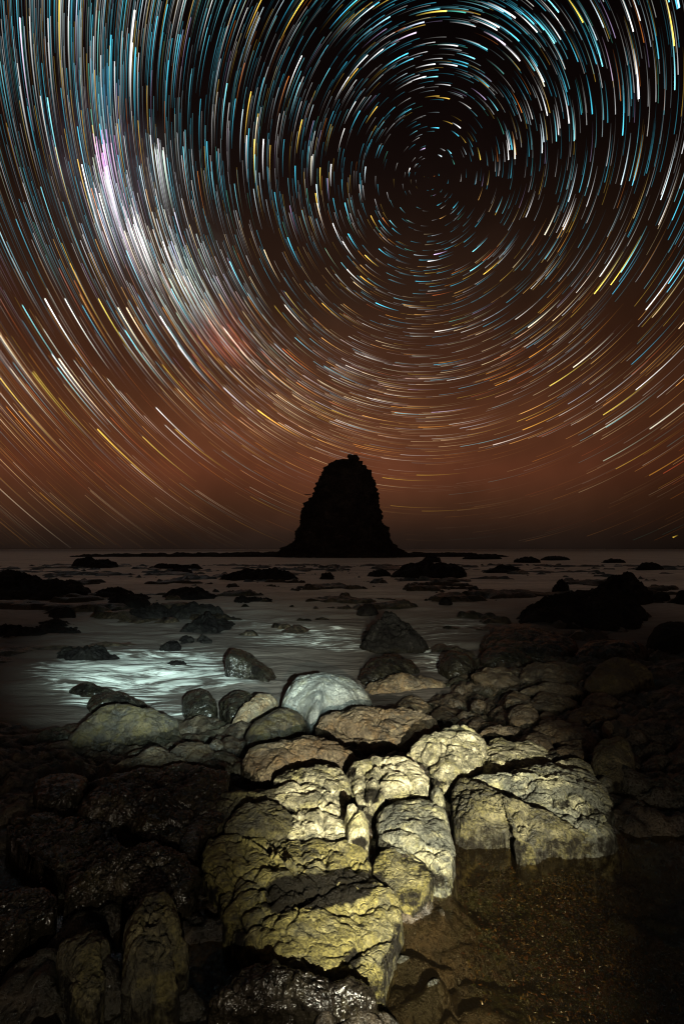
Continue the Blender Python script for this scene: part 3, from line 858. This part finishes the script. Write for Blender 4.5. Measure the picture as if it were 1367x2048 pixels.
# --- cobbles on the right shelf
for lab, pts in (
        ('flat dark cobble right behind the lumpy pale yellow boulder', [(588, 475), (650, 443), (722, 478), (740, 535), (680, 552), (605, 508)]),
        ('widest brown cobble on the right shelf, with a sloping back', [(648, 425), (690, 383), (780, 388), (880, 408), (943, 460), (945, 515), (890, 540), (800, 512), (715, 480)]),
        ('lumpy dark cobble behind the flat dark cobble, left of the widest one', [(515, 370), (558, 308), (640, 318), (675, 370), (645, 418), (555, 420)]),
        ('round cobble at the head of the right shelf beside the shallow runnel', [(498, 280), (550, 243), (612, 268), (645, 315), (560, 330), (498, 320)]),
        ('long low cobble right of the round cobble at the head of the shelf', [(615, 300), (680, 248), (760, 258), (845, 288), (858, 318), (740, 340), (645, 325)]),
        ('dark oval cobble below the pale square boulder on the far right', [(875, 295), (930, 253), (1000, 258), (1048, 300), (1005, 325), (895, 325)]),
        ('flat slab cobble under the dark oval cobble', [(795, 388), (858, 328), (960, 313), (1055, 328), (1038, 392), (900, 402)]),
        ('round cobble at the far right end of the shelf', [(1033, 405), (1058, 358), (1110, 362), (1145, 400), (1112, 438), (1058, 438)]),
        ('small cobble tucked left of the round end cobble', [(968, 425), (1000, 388), (1032, 408), (1027, 446), (983, 456)]),
        ('tiny cobble between the lumpy dark cobble and the long low one', [(668, 365), (700, 343), (748, 358), (742, 386), (688, 391)]),
        ('small brown cobble just above the crest of the pale cream boulder', [(326, 405), (370, 373), (414, 393), (392, 427), (343, 427)]),
        ('thin dark cobble strip above the lumpy pale yellow boulder', [(376, 448), (450, 408), (540, 418), (585, 440), (540, 465), (420, 462)]),
        ('small pale-topped cobble at the edge of the shallow runnel', [(335, 318), (370, 283), (413, 298), (405, 336), (347, 338)]),
        ('small brown cobble right of the brown hump', [(150, 355), (200, 318), (264, 333), (254, 378), (188, 383)]),
        ('dark cobble between the widest cobble and the layered slab', [(735, 540), (800, 508), (880, 528), (905, 575), (800, 572)])):
    rock('Z3', 'darkbrown', lab, pts, name='cobble', cat='cobble', group=COB, lobe=.55, rough=1.4, k=.7, hmin=.12)

# --- rocks behind the shelf, right side
rock('Z3', 'darkbrown', 'rusty brown crusted rock beside the foam channel, right of the middle',
     [(340, 172), (400, 150), (480, 128), (545, 145), (575, 205), (480, 225), (395, 212)], name='rock', cat='rock', group=MID, lobe=.5, rough=1.4, k=.6)
rock('Z3', 'surf', 'dark green wet rock with a glint behind the rusty crusted rock',
     [(385, 95), (408, 48), (460, 28), (540, 38), (605, 70), (645, 108), (540, 118), (440, 116)], name='rock', cat='rock', group=MID, lobe=.35, n=2.3, k=.6)
rock('Z3', 'darkbrown', 'long dark brown rock right of the rusty crusted rock',
     [(570, 180), (600, 118), (700, 103), (830, 108), (895, 140), (885, 200), (760, 208), (645, 202)], name='rock', cat='rock', group=MID, lobe=.6, rough=1.4, k=.5)
rock('Z3', 'surf', 'black rock standing in the foam channel right of the middle',
     [(182, 118), (208, 63), (270, 48), (332, 78), (375, 118), (332, 160), (245, 168)], name='rock', cat='rock', group=SURF, lobe=.4, k=.6)
rock('Z3', 'darkbrown', 'flat rusty slab awash in front of the long dark brown rock',
     [(575, 228), (700, 200), (840, 213), (878, 238), (780, 268), (635, 256)], name='rock', cat='rock', group=MID, lobe=.4, k=.5)
rock('Z3', 'olive', 'pale square boulder on the far right of the shelf with a yellow corner',
     [(885, 215), (928, 148), (1020, 98), (1100, 83), (1172, 108), (1220, 158), (1160, 200), (1090, 248), (1000, 262), (915, 250)], group=MID, lobe=.4, n=3.0, k=.7, pales=[(1285, 1340, 20, 12, .7)])
rock('R', 'surf', 'dark brown ledge behind the dark green wet rock',
     [(553, 405), (600, 363), (700, 348), (800, 356), (900, 388), (945, 430), (885, 478), (760, 478), (680, 466), (570, 440)], name='rock_ledge', cat='rock', group=SURF, lobe=.5, k=.5, rough=1.4)
rock('R', 'reef', 'black peaked rock in mid water, its foot in mist',
     [(72, 400), (108, 330), (150, 285), (200, 308), (260, 328), (312, 368), (345, 405), (300, 438), (200, 448), (100, 440)], name='rock', cat='rock', group=SURF, lobe=.5, nraw=1.75, k=.7, jag=.32, rough=2.0)
rock('R', 'reef', 'small black knob just behind the peaked rock in mid water',
     [(58, 295), (90, 253), (130, 258), (148, 295), (100, 308)], name='reef_rock', cat='rock', group=SURF, lobe=.4)
rock('R', 'reef', 'tallest black hump on the right, out in the sea',
     [(975, 225), (990, 158), (1050, 138), (1100, 123), (1170, 123), (1222, 153), (1253, 200), (1240, 250), (1100, 262), (1000, 255)], name='reef_rock', cat='rock', group=SURF, jag=.40, rough=2.5, lobe=.4, n=3.0, k=.7)
rock('R', 'reef', 'broad black ledge in front of the tallest hump on the right',
     [(702, 305), (738, 250), (800, 213), (900, 203), (1000, 198), (1222, 228), (1225, 335), (1050, 368), (900, 360), (740, 342)], name='reef_rock', cat='rock', group=SURF, jag=.40, rough=2.5, lobe=.4, n=3.2, k=.6)
rock('R', 'reef', 'small black knob left of the tallest hump on the right',
     [(838, 205), (848, 163), (880, 153), (912, 180), (910, 215)], name='reef_rock', cat='rock', group=SURF, jag=.40, rough=2.5, lobe=.4)
rock('R', 'reef', 'tiny black rock alone in the mist left of the broad black ledge',
     [(388, 255), (393, 228), (415, 223), (443, 245), (425, 262)], name='reef_rock', cat='rock', group=SURF, jag=.40, rough=2.5, lobe=.4)
rock('R', 'reef', 'black rock cut by the right edge, nearer one',
     [(1215, 430), (1240, 368), (1300, 338), (1390, 325), (1460, 360), (1450, 440), (1330, 450)], name='reef_rock', cat='rock', group=SURF, lobe=.4)
rock('R', 'reef', 'black rock cut by the right edge, farther one',
     [(1322, 250), (1340, 213), (1390, 200), (1430, 225), (1420, 260)], name='reef_rock', cat='rock', group=SURF, lobe=.4)
rock('R', 'reef', 'low black rock just right of the tallest hump',
     [(1236, 240), (1270, 205), (1300, 213), (1315, 240), (1280, 248)], name='reef_rock', cat='rock', group=SURF, lobe=.4)
rock('R', 'surf', 'dark low shelf rock between the broad black ledge and the pale square boulder',
     [(930, 455), (980, 410), (1080, 398), (1180, 410), (1230, 450), (1150, 485), (1000, 482)], name='rock_ledge', cat='rock', group=SURF, lobe=.5, k=.5)

# --- far reef
for zm, lab, pts in (
        ('R', 'long dark reef right in front of the stack foot', [(195, 145), (260, 105), (330, 88), (420, 83), (492, 110), (500, 140), (400, 155)]),
        ('R', 'flat reef rock right of the long dark reef', [(565, 125), (620, 97), (700, 96), (725, 118), (650, 132)]),
        ('R', 'small reef rock behind the long dark reef', [(315, 88), (360, 61), (398, 70), (390, 90)]),
        ('R', 'small pointed reef rock right of the stack near the horizon', [(685, 84), (740, 64), (795, 86), (740, 92)]),
        ('R', 'flat thin reef rock near the horizon, beside the pointed one', [(792, 78), (850, 60), (915, 74), (850, 82)]),
        ('R', 'low reef rock farthest right in the sea', [(1175, 118), (1230, 88), (1290, 112), (1230, 122)]),
        ('R', 'thin reef line on the right beneath the horizon', [(1035, 88), (1095, 73), (1135, 88), (1080, 92)]),
        ('R', 'low reef patch right of the stack in the mist', [(480, 72), (540, 52), (620, 56), (640, 70), (560, 78)]),
        ('R', 'small reef hump between the long reef and the stack rubble', [(100, 135), (140, 115), (190, 120), (200, 140), (140, 148)]),
        ('L', 'knobbly reef left of the stack at the far left end of its shelf', [(285, 100), (320, 78), (370, 64), (430, 70), (475, 92), (440, 112), (340, 108)]),
        ('L', 'reef rock with double hump in front of the stack, left side', [(875, 155), (940, 118), (1030, 108), (1090, 120), (1150, 108), (1195, 145), (1110, 162), (960, 162)]),
        ('L', 'small reef rock left of the double humped one', [(672, 130), (720, 103), (772, 114), (765, 134)]),
        ('L', 'tiny reef rock just right of the double humped one', [(1276, 155), (1300, 128), (1338, 140), (1335, 160)]),
        ('L', 'dim reef streak left of the stack behind the mist', [(590, 112), (650, 92), (740, 96), (810, 106), (740, 116)]),
        ('L', 'black ledge running in from the left edge', [(-120, 240), (-60, 130), (0, 118), (60, 118), (130, 138), (220, 168), (300, 173), (372, 200), (330, 230), (200, 238)]),
        ('L', 'reef rock at the tip of the black left ledge', [(366, 225), (400, 188), (470, 188), (520, 203), (605, 230), (500, 246)]),
        ('L', 'black block in front of the tip of the left ledge', [(432, 245), (450, 208), (520, 218), (602, 235), (565, 268), (470, 272)]),
        ('L', 'long low reef right of the tip of the left ledge', [(655, 225), (700, 183), (800, 188), (900, 208), (925, 222), (800, 242)]),
        ('L', 'flat reef rock right of the long low reef', [(925, 243), (960, 218), (1080, 223), (1090, 246), (980, 256)]),
        ('L', 'rounded black rock in mid water left of the middle', [(715, 365), (760, 308), (850, 286), (930, 298), (940, 335), (855, 378), (750, 378)]),
        ('L', 'sloping dark reef behind the rounded black rock', [(490, 305), (560, 255), (640, 246), (740, 266), (905, 290), (820, 312), (640, 318)]),
        ('L', 'left one of two small black rocks behind the foam', [(712, 400), (750, 378), (782, 395), (775, 420), (722, 418)]),
        ('L', 'right one of two small black rocks behind the foam', [(783, 405), (800, 376), (835, 383), (850, 415), (810, 422)]),
        ('L', 'flat black rock left of the two small ones behind the foam', [(636, 436), (670, 398), (715, 398), (728, 436), (660, 450)]),
        ('L', 'black rock on the far left in the dim water', [(195, 305), (210, 263), (270, 262), (305, 303), (250, 312)]),
        ('L', 'small rock nearest the left ledge in the dim water', [(76, 273), (120, 248), (138, 268), (105, 277)]),
        ('L', 'low black rock at the left above the foam', [(145, 345), (200, 313), (290, 328), (318, 365), (200, 370)]),
        ('L', 'tiny rock between the black block and the rounded rock', [(436, 295), (450, 273), (490, 278), (504, 298), (470, 304)]),
        ('L', 'flat dark rock barely above the left of the foam', [(222, 445), (300, 417), (400, 427), (475, 462), (400, 486), (255, 478)]),
        ('L', 'sliver of black rock inside the white foam', [(662, 502), (710, 480), (745, 490), (705, 508)]),
        ('L', 'dark rock cut by the left edge below the ledge', [(-60, 360), (0, 335), (90, 340), (200, 368), (120, 388), (0, 395)])):
    rock(zm, 'reef', lab, pts, name='reef_rock', cat='reef rock', group=REEF, lobe=.6, n=2.3, k=.45, rough=2.0, sink=.2, hmin=.03, jag=.38)

# ------------------------------------------------------------------ sea stack
SD = 124.0


def at(u, v, Y=SD):
    r = ray(u, v) / ray(u, v)[1]
    return r[0] * Y, CAM_Z + r[2] * Y


st = lambda a, b: (500 + a / 3.4175, 850 + b / 3.4175)
levels = [(905, 150, 1150), (880, 190, 1085), (862, 200, 1048), (840, 225, 1010), (812, 280, 985), (795, 303, 965), (770, 307, 952), (735, 306, 948), (700, 330, 936), (660, 345, 908), (610, 350, 897),
          (560, 359, 886), (525, 372, 882), (505, 412, 880), (470, 428, 874), (420, 444, 858), (380, 464, 845), (345, 482, 832), (315, 498, 822), (290, 513, 803), (268, 526, 770), (254, 543, 762), (243, 568, 754), (236, 598, 747)]
nA = 240
rows = []
lv = np.array(levels, float)
vv = np.concatenate([np.linspace(905, 236, 190)])
for v in vv:
    l = np.interp(-v, -lv[:, 0], lv[:, 1]); r = np.interp(-v, -lv[:, 0], lv[:, 2])
    xl, z = at(*st(l, v)); xr, _ = at(*st(r, v))
    rows.append(((xl + xr) / 2, (xr - xl) / 2, z))
# rounded shoulder towards the summit
xc, hw, z = rows[-1]
for q in np.linspace(.15, 1, 14):
    rows.append((xc, hw * (1 - q ** 5) + .02, z + .35 * q))
ang = np.linspace(0, 2 * math.pi, nA, endpoint=False)
V = np.zeros((len(rows), nA, 3))
for i, (xc, hw, z) in enumerate(rows):
    ca, sa_ = np.cos(ang), np.sin(ang)
    V[i, :, 0] = xc + hw * np.sign(ca) * np.abs(ca) ** .85
    V[i, :, 1] = SD + 3 + hw * .85 * np.sign(sa_) * np.abs(sa_) ** .85
    V[i, :, 2] = z


def roughen(V, amp, axis_xy=None, s=0):
    flat = V.reshape(-1, 3)
    cx = V[..., 0].mean(1)[:, None]; cy = V[..., 1].mean(1)[:, None]
    N = np.stack([V[..., 0] - cx, V[..., 1] - cy, np.zeros(V.shape[:2])], -1)
    N = (N / np.maximum(np.linalg.norm(N, axis=2, keepdims=True), 1e-6)).reshape(-1, 3)
    q = flat * np.array([.45, .45, .75])
    q = q + .5 * np.stack([fbm(q, 3, s=s + 1), fbm(q + 4, 3, s=s + 2), fbm(q + 8, 3, s=s + 3)], 1)
    f1, f2 = voronoi(q, s)
    dsp = amp * (1.3 * (np.sqrt(np.clip(f2 - f1, 0, 1)) - .6) + .9 * fbm(flat * .9, 4, .6, s=s + 9) + .35 * np.abs(fbm(flat * np.array([.2, .2, 2.2]), 3, s=s + 15)))
    return flat + N * dsp[:, None] + np.stack([np.zeros(len(flat)), np.zeros(len(flat)), .4 * amp * fbm(flat * .7, 3, s=s + 30)], 1)


flat = roughen(V, .6, s=700)
org = np.array([rows[60][0], SD + 3, SEA_Z])
stack = make_mesh('sea_stack', flat - org, grid_quads(len(rows), nA, True), mat=M['stack'])
stack.location = org
stack['label'] = 'tall black rock stack silhouetted on the horizon beneath the star circles'
stack['category'] = 'sea stack'


def crag(name, ctr, rad, s, amp, nz=2.5):
    """a lumpy crag of the stack"""
    nu, nv = 56, 32
    th = np.linspace(.03, math.pi - .03, nv)
    ph = np.linspace(0, 2 * math.pi, nu, endpoint=False)
    T, PH = np.meshgrid(th, ph, indexing='ij')
    e = 2 / nz
    f = lambda x: np.sign(x) * np.abs(x) ** e
    V = np.stack([rad[0] * f(np.sin(T)) * f(np.cos(PH)), rad[1] * f(np.sin(T)) * f(np.sin(PH)), rad[2] * f(np.cos(T))], -1) + np.asarray(ctr)
    flat = roughen(V, amp, s=s)
    o = make_mesh(name, flat - org, grid_quads(nv, nu, True)[:, ::-1], mat=M['stack'])
    o.parent = stack
    return o


x, z = at(*st(708, 235)); crag('summit_knob', (x, SD + 3, z), (1.35, 1.8, 1.45), 720, .30, 4.0)
x, z = at(*st(640, 250)); crag('summit_ledge', (x, SD + 3, z), (3.0, 2.4, .75), 730, .2)
x, z = at(*st(408, 505)); crag('side_spur', (x + .1, SD + 2, z), (.55, .8, .55), 740, .15)
x, z = at(*st(385, 468)); crag('side_twig', (x + .3, SD + 2, z), (1.0, .10, .10), 745, .06)
for u_, v_, rr_, sd_ in ((560, 262, .55, 751), (598, 243, .6, 752), (632, 238, .5, 753), (655, 232, .4, 754), (748, 250, .6, 755), (776, 282, .6, 756), (812, 312, .55, 757), (846, 395, .5, 758), (520, 290, .5, 759), (720, 205, .45, 760), (682, 200, .4, 761)):
    x, z = at(*st(u_, v_)); crag('crag', (x, SD + 2.5, z), (rr_ * 1.3, .9, rr_), sd_, .22, 5.0)
# low shelf on which the stack stands
for lab, u0, u1, v1, dep in (('flat black shelf stretching left from the foot of the stack', 150, 640, 1113, 40), ('flat black shelf stretching right from the foot of the stack', 760, 1010, 1110, 30)):
    pts = []
    x0, _ = at(u0, 1100, SD + 8); x1, _ = at(u1, 1100, SD + 8)
    xx = np.linspace(x0, x1, 220); yy = np.linspace(-1, 1, 40)
    XX, YY = np.meshgrid(xx, yy)
    q = (XX - x0) / (x1 - x0)
    edge = np.clip(np.minimum(q, 1 - q) / .06, 0, 1) ** .5
    Pn = np.stack([XX.ravel(), YY.ravel() * 8, np.zeros(XX.size)], 1)
    near = (1 - q) if u0 < 500 else q
    H = (1.65 - .9 * near) * edge * np.clip(1 - YY ** 2, 0, 1) ** .4
    Z = SEA_Z - .4 + H + .35 * fbm(Pn * .35, 4, .6, s=800).reshape(XX.shape) * edge
    Vs = np.stack([XX.ravel(), SD + 10 + YY.ravel() * 9, Z.ravel()], 1)
    o2 = np.array([(x0 + x1) / 2, SD + 10, SEA_Z])
    o = make_mesh('rock_shelf', Vs - o2, grid_quads(40, 220), mat=M['stack'])
    o.location = o2
    sol = o.modifiers.new('thickness', 'SOLIDIFY'); sol.thickness = 1.0; sol.offset = -1
    o['label'] = lab; o['category'] = 'rock shelf'; o['group'] = REEF

# ------------------------------------------------------------------ star trails on the celestial sphere round the south pole
rng = np.random.default_rng(7)
RS = 8000.0
pole = ray(858, 357); pole /= np.linalg.norm(pole)
e1 = np.cross(pole, [0, 0, 1.0]); e1 /= np.linalg.norm(e1)
e2 = np.cross(pole, e1)


def to_polar(D):
    th = np.arccos(np.clip(D @ pole, -1, 1))
    return th, np.arctan2(D @ e2, D @ e1)


def from_polar(th, ph):
    return (np.cos(th)[..., None] * pole + np.sin(th)[..., None] * (np.cos(ph)[..., None] * e1 + np.sin(ph)[..., None] * e2))


# sense of rotation: the bright head lies at the clockwise end in the picture
def dirpx(U, W):
    dx, dz = (U - CU) / F, -(W - CV) / F
    D = np.stack([dx, CP - dz * SP, SP + dz * CP], -1)
    return D / np.linalg.norm(D, axis=-1, keepdims=True)


t_a, p_a = to_polar(dirpx(np.array([858.0]), np.array([757.0])))
t_b, p_b = to_polar(dirpx(np.array([850.0]), np.array([757.0])))
SENSE = np.sign((p_b - p_a)[0])       # at the foot of the circle the heads point left

HU, HV, HB, HW, HC = [], [], [], [], []
PAL_HI = np.array([[.10, .70, .95], [.25, .85, 1.0], [1, 1, 1], [1, .97, .92], [.75, .93, 1], [1, .62, .10], [.05, .45, .62], [.8, .6, 1], [.12, .65, .5], [1, .30, .06]])
W_HI = np.array([.24, .14, .15, .09, .08, .11, .10, .03, .04, .02])
PAL_LO = np.array([[1, .52, .14], [1, .75, .42], [1, .92, .82], [1, .40, .06], [.95, .22, .06], [.22, .75, .9], [1, .64, .10], [.8, .86, .95]])
W_LO = np.array([.20, .20, .18, .12, .08, .08, .08, .06])


def add_stars(U, W, B, Wd, C=None):
    for i in range(len(U)):
        HU.append(U[i]); HV.append(W[i]); HB.append(B[i] * 1.4); HW.append(Wd[i] * .76)
        if C is None:
            lo = np.clip((W[i] - 420) / 330 + rng.normal(0, .25), 0, 1)
            if rng.random() < lo:
                c = PAL_LO[rng.choice(len(W_LO), p=W_LO / W_LO.sum())]
            else:
                c = PAL_HI[rng.choice(len(W_HI), p=W_HI / W_HI.sum())]
        else:
            c = C[i] if np.ndim(C[0]) else C
        HC.append(c)


def fluxes(n, lo, hi, a):
    x = rng.random(n)
    return lo * (1 - x * (1 - (hi / lo) ** (-a))) ** (-1 / a)


n = 14500
U = rng.uniform(-350, 1720, n); W = rng.uniform(-350, 1100, n)
B = fluxes(n, .03, 1.3, .95)
thp, _ = to_polar(dirpx(U, W))
B = np.minimum(B * np.clip(.42 / np.sin(np.maximum(thp, .01)), .48, 2.3), 1.6)   # short trails near the pole burn in brighter
kb = B > rng.uniform(.052, .10, n)
U, W, B = U[kb], W[kb], B[kb]
n = len(U)
# the sky thins out towards the upper right
keep = rng.random(n) < np.clip(1.0 - .45 * (U - 300) / 1000, .5, 1)
U, W, B = U[keep], W[keep], B[keep]
add_stars(U, W, B, .38 + .32 * np.clip(B, 0, 1.2) + rng.uniform(0, .10, len(B)))
# Milky Way: dense short-spaced trails along a band from upper left to the stack
path = np.array([(150, -200), (190, 60), (205, 250), (225, 370), (290, 480), (370, 580), (450, 690), (560, 780), (680, 830), (860, 800)], float)
seg = np.concatenate([[0], np.cumsum(np.linalg.norm(np.diff(path, axis=0), axis=1))])
for nn, sig, lo, hi in ((300, 70, .12, 1.0), (160, 150, .10, .9)):
    q = rng.random(nn) * seg[-1]
    U = np.interp(q, seg, path[:, 0]) + rng.normal(0, sig, nn); W = np.interp(q, seg, path[:, 1]) + rng.normal(0, sig * .7, nn)
    B = fluxes(nn, lo, hi, 1.0)
    add_stars(U, W, B, .38 + .4 * B)
for cu, cv, su, sv, nn, lo, hi, c in ((205, 285, 12, 14, 60, .5, 1.8, (1, .50, .95)), (196, 345, 14, 20, 60, .5, 1.9, (1, 1, 1)), (212, 345, 20, 40, 50, .2, 1.0, (.8, .95, 1)), (312, 295, 9, 14, 20, .4, 1.6, (.9, 1, .95)),
                                      (200, 150, 12, 20, 30, .1, .4, (.12, .5, .8)), (275, 450, 18, 24, 46, .35, 1.5, (1, .92, .85)), (318, 440, 14, 18, 30, .4, 1.5, (1, 1, 1)),
                                      (350, 520, 30, 40, 70, .25, 1.0, (.75, .95, 1)), (240, 420, 18, 26, 30, .2, .9, (.9, .8, 1)), (330, 570, 40, 40, 60, .15, .8, (1, .85, .7)), (420, 560, 40, 50, 60, .15, .7, (.9, .95, 1)),
                                      (435, 660, 28, 22, 70, .14, .45, (1, .28, .16)), (600, 800, 90, 40, 120, .08, .4, (1, .72, .42)), (760, 860, 120, 40, 130, .06, .4, (1, .66, .36)), (700, 740, 100, 40, 110, .06, .35, (.95, .8, .7)),
                                      (860, 700, 140, 50, 120, .05, .3, (1, .8, .62))):
    nn = int(nn * (.36 if c in ((1, .50, .95), (1, 1, 1)) else 1.0))
    U = rng.normal(cu, su, nn); W = rng.normal(cv, sv, nn); B = fluxes(nn, lo * .40, hi * .9, .9)
    cc = np.clip(np.array(c)[None] * rng.uniform(.75, 1.1, (nn, 3)), 0, 1)
    add_stars(U, W, B, .6 + .5 * np.clip(B, 0, 1), cc)
Wt, Cy, Ye, Or, Cr, Re, Vi = (1, 1, 1), (.3, .9, 1), (1, .74, .12), (1, .52, .08), (1, .92, .68), (1, .18, .08), (.95, .75, 1)
for u, v, b, wd, c in ((515, 820, 1.8, 2.5, Or), (447, 775, .6, 2.4, (.9, .88, .95)), (195, 858, 1.6, 2.2, Ye), (285, 873, 1.2, 1.3, Ye), (118, 717, 1.6, 2.3, Cr), (104, 708, 1.2, 1.6, Wt), (90, 597, 1.7, 2.0, Wt),
                       (130, 597, 1.4, 1.4, Wt), (197, 597, 1.2, 1.1, Ye), (236, 615, 1.4, 1.8, Cr), (253, 615, 1.2, 2.2, (1, .75, .5)), (320, 632, 1.5, 2.2, Wt), (80, 985, 1.1, 1.2, Ye), (-6, 972, 1.5, 1.6, Wt),
                       (312, 815, 1.4, 1.5, Wt), (330, 850, 1.0, 1.0, Wt), (240, 970, .8, .8, Ye), (170, 990, .8, .8, Cr), (180, 980, .8, .8, Cr), (310, 995, .7, .7, Wt), (380, 1015, 1.0, .9, Cr), (470, 1040, .8, .8, Ye),
                       (262, 928, 1.1, 1.1, Wt), (350, 858, 1.0, 1.0, Ye), (390, 980, .9, .8, Wt), (500, 993, .8, .9, Ye), (0, 755, 1.1, 1.2, Ye), (0, 670, 1.2, 1.2, Cr), (45, 610, 1.0, 1.0, Cy), (65, 745, .9, 1.0, Ye),
                       (20, 735, .9, .9, Cr), (38, 822, .8, 1.0, Or), (115, 735, 1.0, 1.2, Cy), (447, 655, 1.0, 1.6, (1, .85, .8)), (250, 660, 1.3, 1.2, Cy), (355, 690, 1.2, 2.2, (.92, .95, 1)), (480, 700, 1.0, 1.0, Cr),
                       (1276, 198, 1.8, 2.2, (1, .95, 1)), (1357, 16, 1.5, 1.6, (.5, .7, 1)), (1347, 92, 1.4, 1.5, Ye), (1348, 180, 1.2, 1.1, Cy), (1029, 318, 1.6, 1.6, Cr), (1018, 300, 1.2, 1.2, Wt), (960, 320, 1.0, 1.0, Ye),
                       (1137, 247, 1.2, 1.4, Wt), (1147, 282, 1.0, 1.2, Cy), (1165, 45, 1.3, 1.3, Ye), (1108, 87, 1.3, 1.3, Cy), (893, 22, 1.4, 1.5, Ye), (915, 92, 1.2, 1.2, Wt), (832, 65, 1.2, 1.4, Vi), (848, 44, 1.1, 1.3, (.7, .8, 1)),
                       (1030, 36, 1.6, 1.5, Wt), (998, 55, 1.4, 1.5, Wt), (1010, 90, 1.4, 1.6, Vi), (1039, 122, 1.3, 1.4, Wt), (1088, 173, 1.0, 1.0, Cr), (914, 132, 1.2, 1.3, Wt), (870, 128, 1.3, 1.2, Wt), (875, 153, 1.1, 1.0, Cy),
                       (766, 98, 1.2, 1.1, Wt), (735, 110, 1.2, 1.2, Wt), (780, 33, 1.2, 1.2, (.4, .8, 1)), (1145, 735, 1.3, 1.7, Cr), (1270, 780, 1.3, 1.3, Wt), (1298, 858, 1.5, 1.8, (.95, 1, .85)), (1205, 922, 1.2, 1.3, (.7, 1, .9)), (1230, 938, 1.1, 1.1, Ye),
                       (1297, 951, 1.3, 1.4, Or), (1325, 947, .9, 1.2, Re), (1156, 985, .8, 1.0, Cr), (1098, 772, 1.2, 1.4, Ye), (1185, 868, 1.1, 1.2, Cr), (1205, 830, 1.2, 1.4, Ye), (985, 890, 1.3, 1.3, Wt), (1044, 860, 1.2, 1.3, Or),
                       (1055, 655, 1.2, 1.9, Cr), (1187, 588, 1.5, 1.6, Ye), (1220, 570, 1.4, 1.4, Ye), (1290, 620, 1.4, 1.4, Wt), (1240, 545, 1.2, 1.2, Cy), (1088, 470, 1.2, 1.6, Cr), (1125, 460, 1.2, 1.4, Wt), (527, 278, 1.5, 1.7, Wt),
                       (509, 278, 1.3, 1.6, Ye), (623, 312, 1.1, 1.3, Cr), (662, 328, 1.5, 1.7, Wt), (640, 335, .9, 1.1, Ye), (780, 1011, 1.2, 1.2, Ye), (843, 1022, 1.3, 1.3, Ye), (764, 955, 1.1, 1.2, Ye), (750, 968, .9, .9, Cr), (832, 950, .9, 1.2, Ye),
                       (720, 552, 1.2, 1.4, Or), (1030, 310, 1.2, 1.3, (1, .5, .2)), (1210, 855, .9, 1.0, Cy), (100, 985, .7, .8, Cr), (270, 20, 1.6, 2.0, (1, 1, .9)), (265, 85, 1.2, 1.6, Wt), (120, -25, 1.2, 1.2, Ye), (95, 195, 1.2, 1.3, Cy), (40, 35, 1.2, 1.3, Vi)):
    add_stars([u], [v], [b], [.30 + .50 * wd], [c])
add_stars([1344], [1075], [1.0], [1.4], [(1, .6, .1)])
HU = np.array(HU); HV = np.array(HV); HB = np.array(HB); HW = np.array(HW); HC = np.array(HC, float)
D = dirpx(HU, HV)
ok = (D[:, 2] > .012)
D, HB, HW, HC, HV, HU = D[ok], HB[ok], HW[ok], HC[ok], HV[ok], HU[ok]
# air near the horizon dims and reddens
ext = sstep(.045, .32, D[:, 2])
HB = HB * (.05 + .95 * ext) * (1 + .35 * sstep(.65, .35, D[:, 2]) * (HB < .5) - .25 * sstep(.5, .3, D[:, 2]) * (HB > 1.0))
HC = HC * np.stack([np.ones(len(ext)), .72 + .28 * ext, .45 + .55 * ext], 1)
th, ph = to_polar(D)
ns = 13
s = np.linspace(0, 1, ns)
length = np.radians(rng.normal(12.0, .6, len(th)))
# a small yellow light low over the far right horizon
length[-1] = math.radians(.75); HB[-1] = .55; HC[-1] = (1, .62, .08)
phs = ph[:, None] - SENSE * length[:, None] * s[None]
ths = np.repeat(th[:, None], ns, 1)
half = (HW[:, None] / (2 * 495.0)) * (1.0 - .35 * s[None])
c_in = from_polar(ths - half, phs); c_out = from_polar(ths + half, phs)
V = np.stack([c_in, c_out], 2).reshape(-1, 3) * RS + np.array([0, 0, CAM_Z])
fadec = (1 - s) ** 1.35 * .96 + .04
fadec[0] *= .8
colr = (HC[:, None, :] * HB[:, None, None] * fadec[None, :, None])
colr = np.repeat(colr[:, :, None, :], 2, 2).reshape(-1, 3)
colr = np.concatenate([colr, np.ones((len(colr), 1))], 1)
base_i = (np.arange(len(th)) * ns * 2)[:, None] + (np.arange(ns - 1) * 2)[None]
quads = np.stack([base_i, base_i + 1, base_i + 3, base_i + 2], -1).reshape(-1, 4)
# every trail sits at its own depth so that no two lie in one plane
depth = np.repeat(1 + rng.uniform(0, .1, len(th)), ns * 2)
V = (V - np.array([0, 0, CAM_Z])) * depth[:, None] + np.array([0, 0, CAM_Z])
keepv = V[:, 2] > 5
sky = make_mesh('sky', V, quads[keepv[quads].all(1)], attrs={'glow': colr}, smooth=False)
sky['kind'] = 'structure'
mt = bpy.data.materials.new('star_trails'); mt.use_nodes = True
mt.cycles.emission_sampling = 'NONE'
t = NT(mt.node_tree)
at_ = t.n('Attribute', attribute_name='glow')
em = t.n('Emission'); t.set(em.inputs[0], at_.outputs['Color']); em.inputs[1].default_value = 1.0
tr = t.n('BsdfTransparent')
ad = t.n('AddShader'); t.set(ad.inputs[0], em.outputs[0]); t.set(ad.inputs[1], tr.outputs[0])
o = t.n('OutputMaterial'); t.set(o.inputs[0], ad.outputs[0])
sky.data.materials.append(mt)
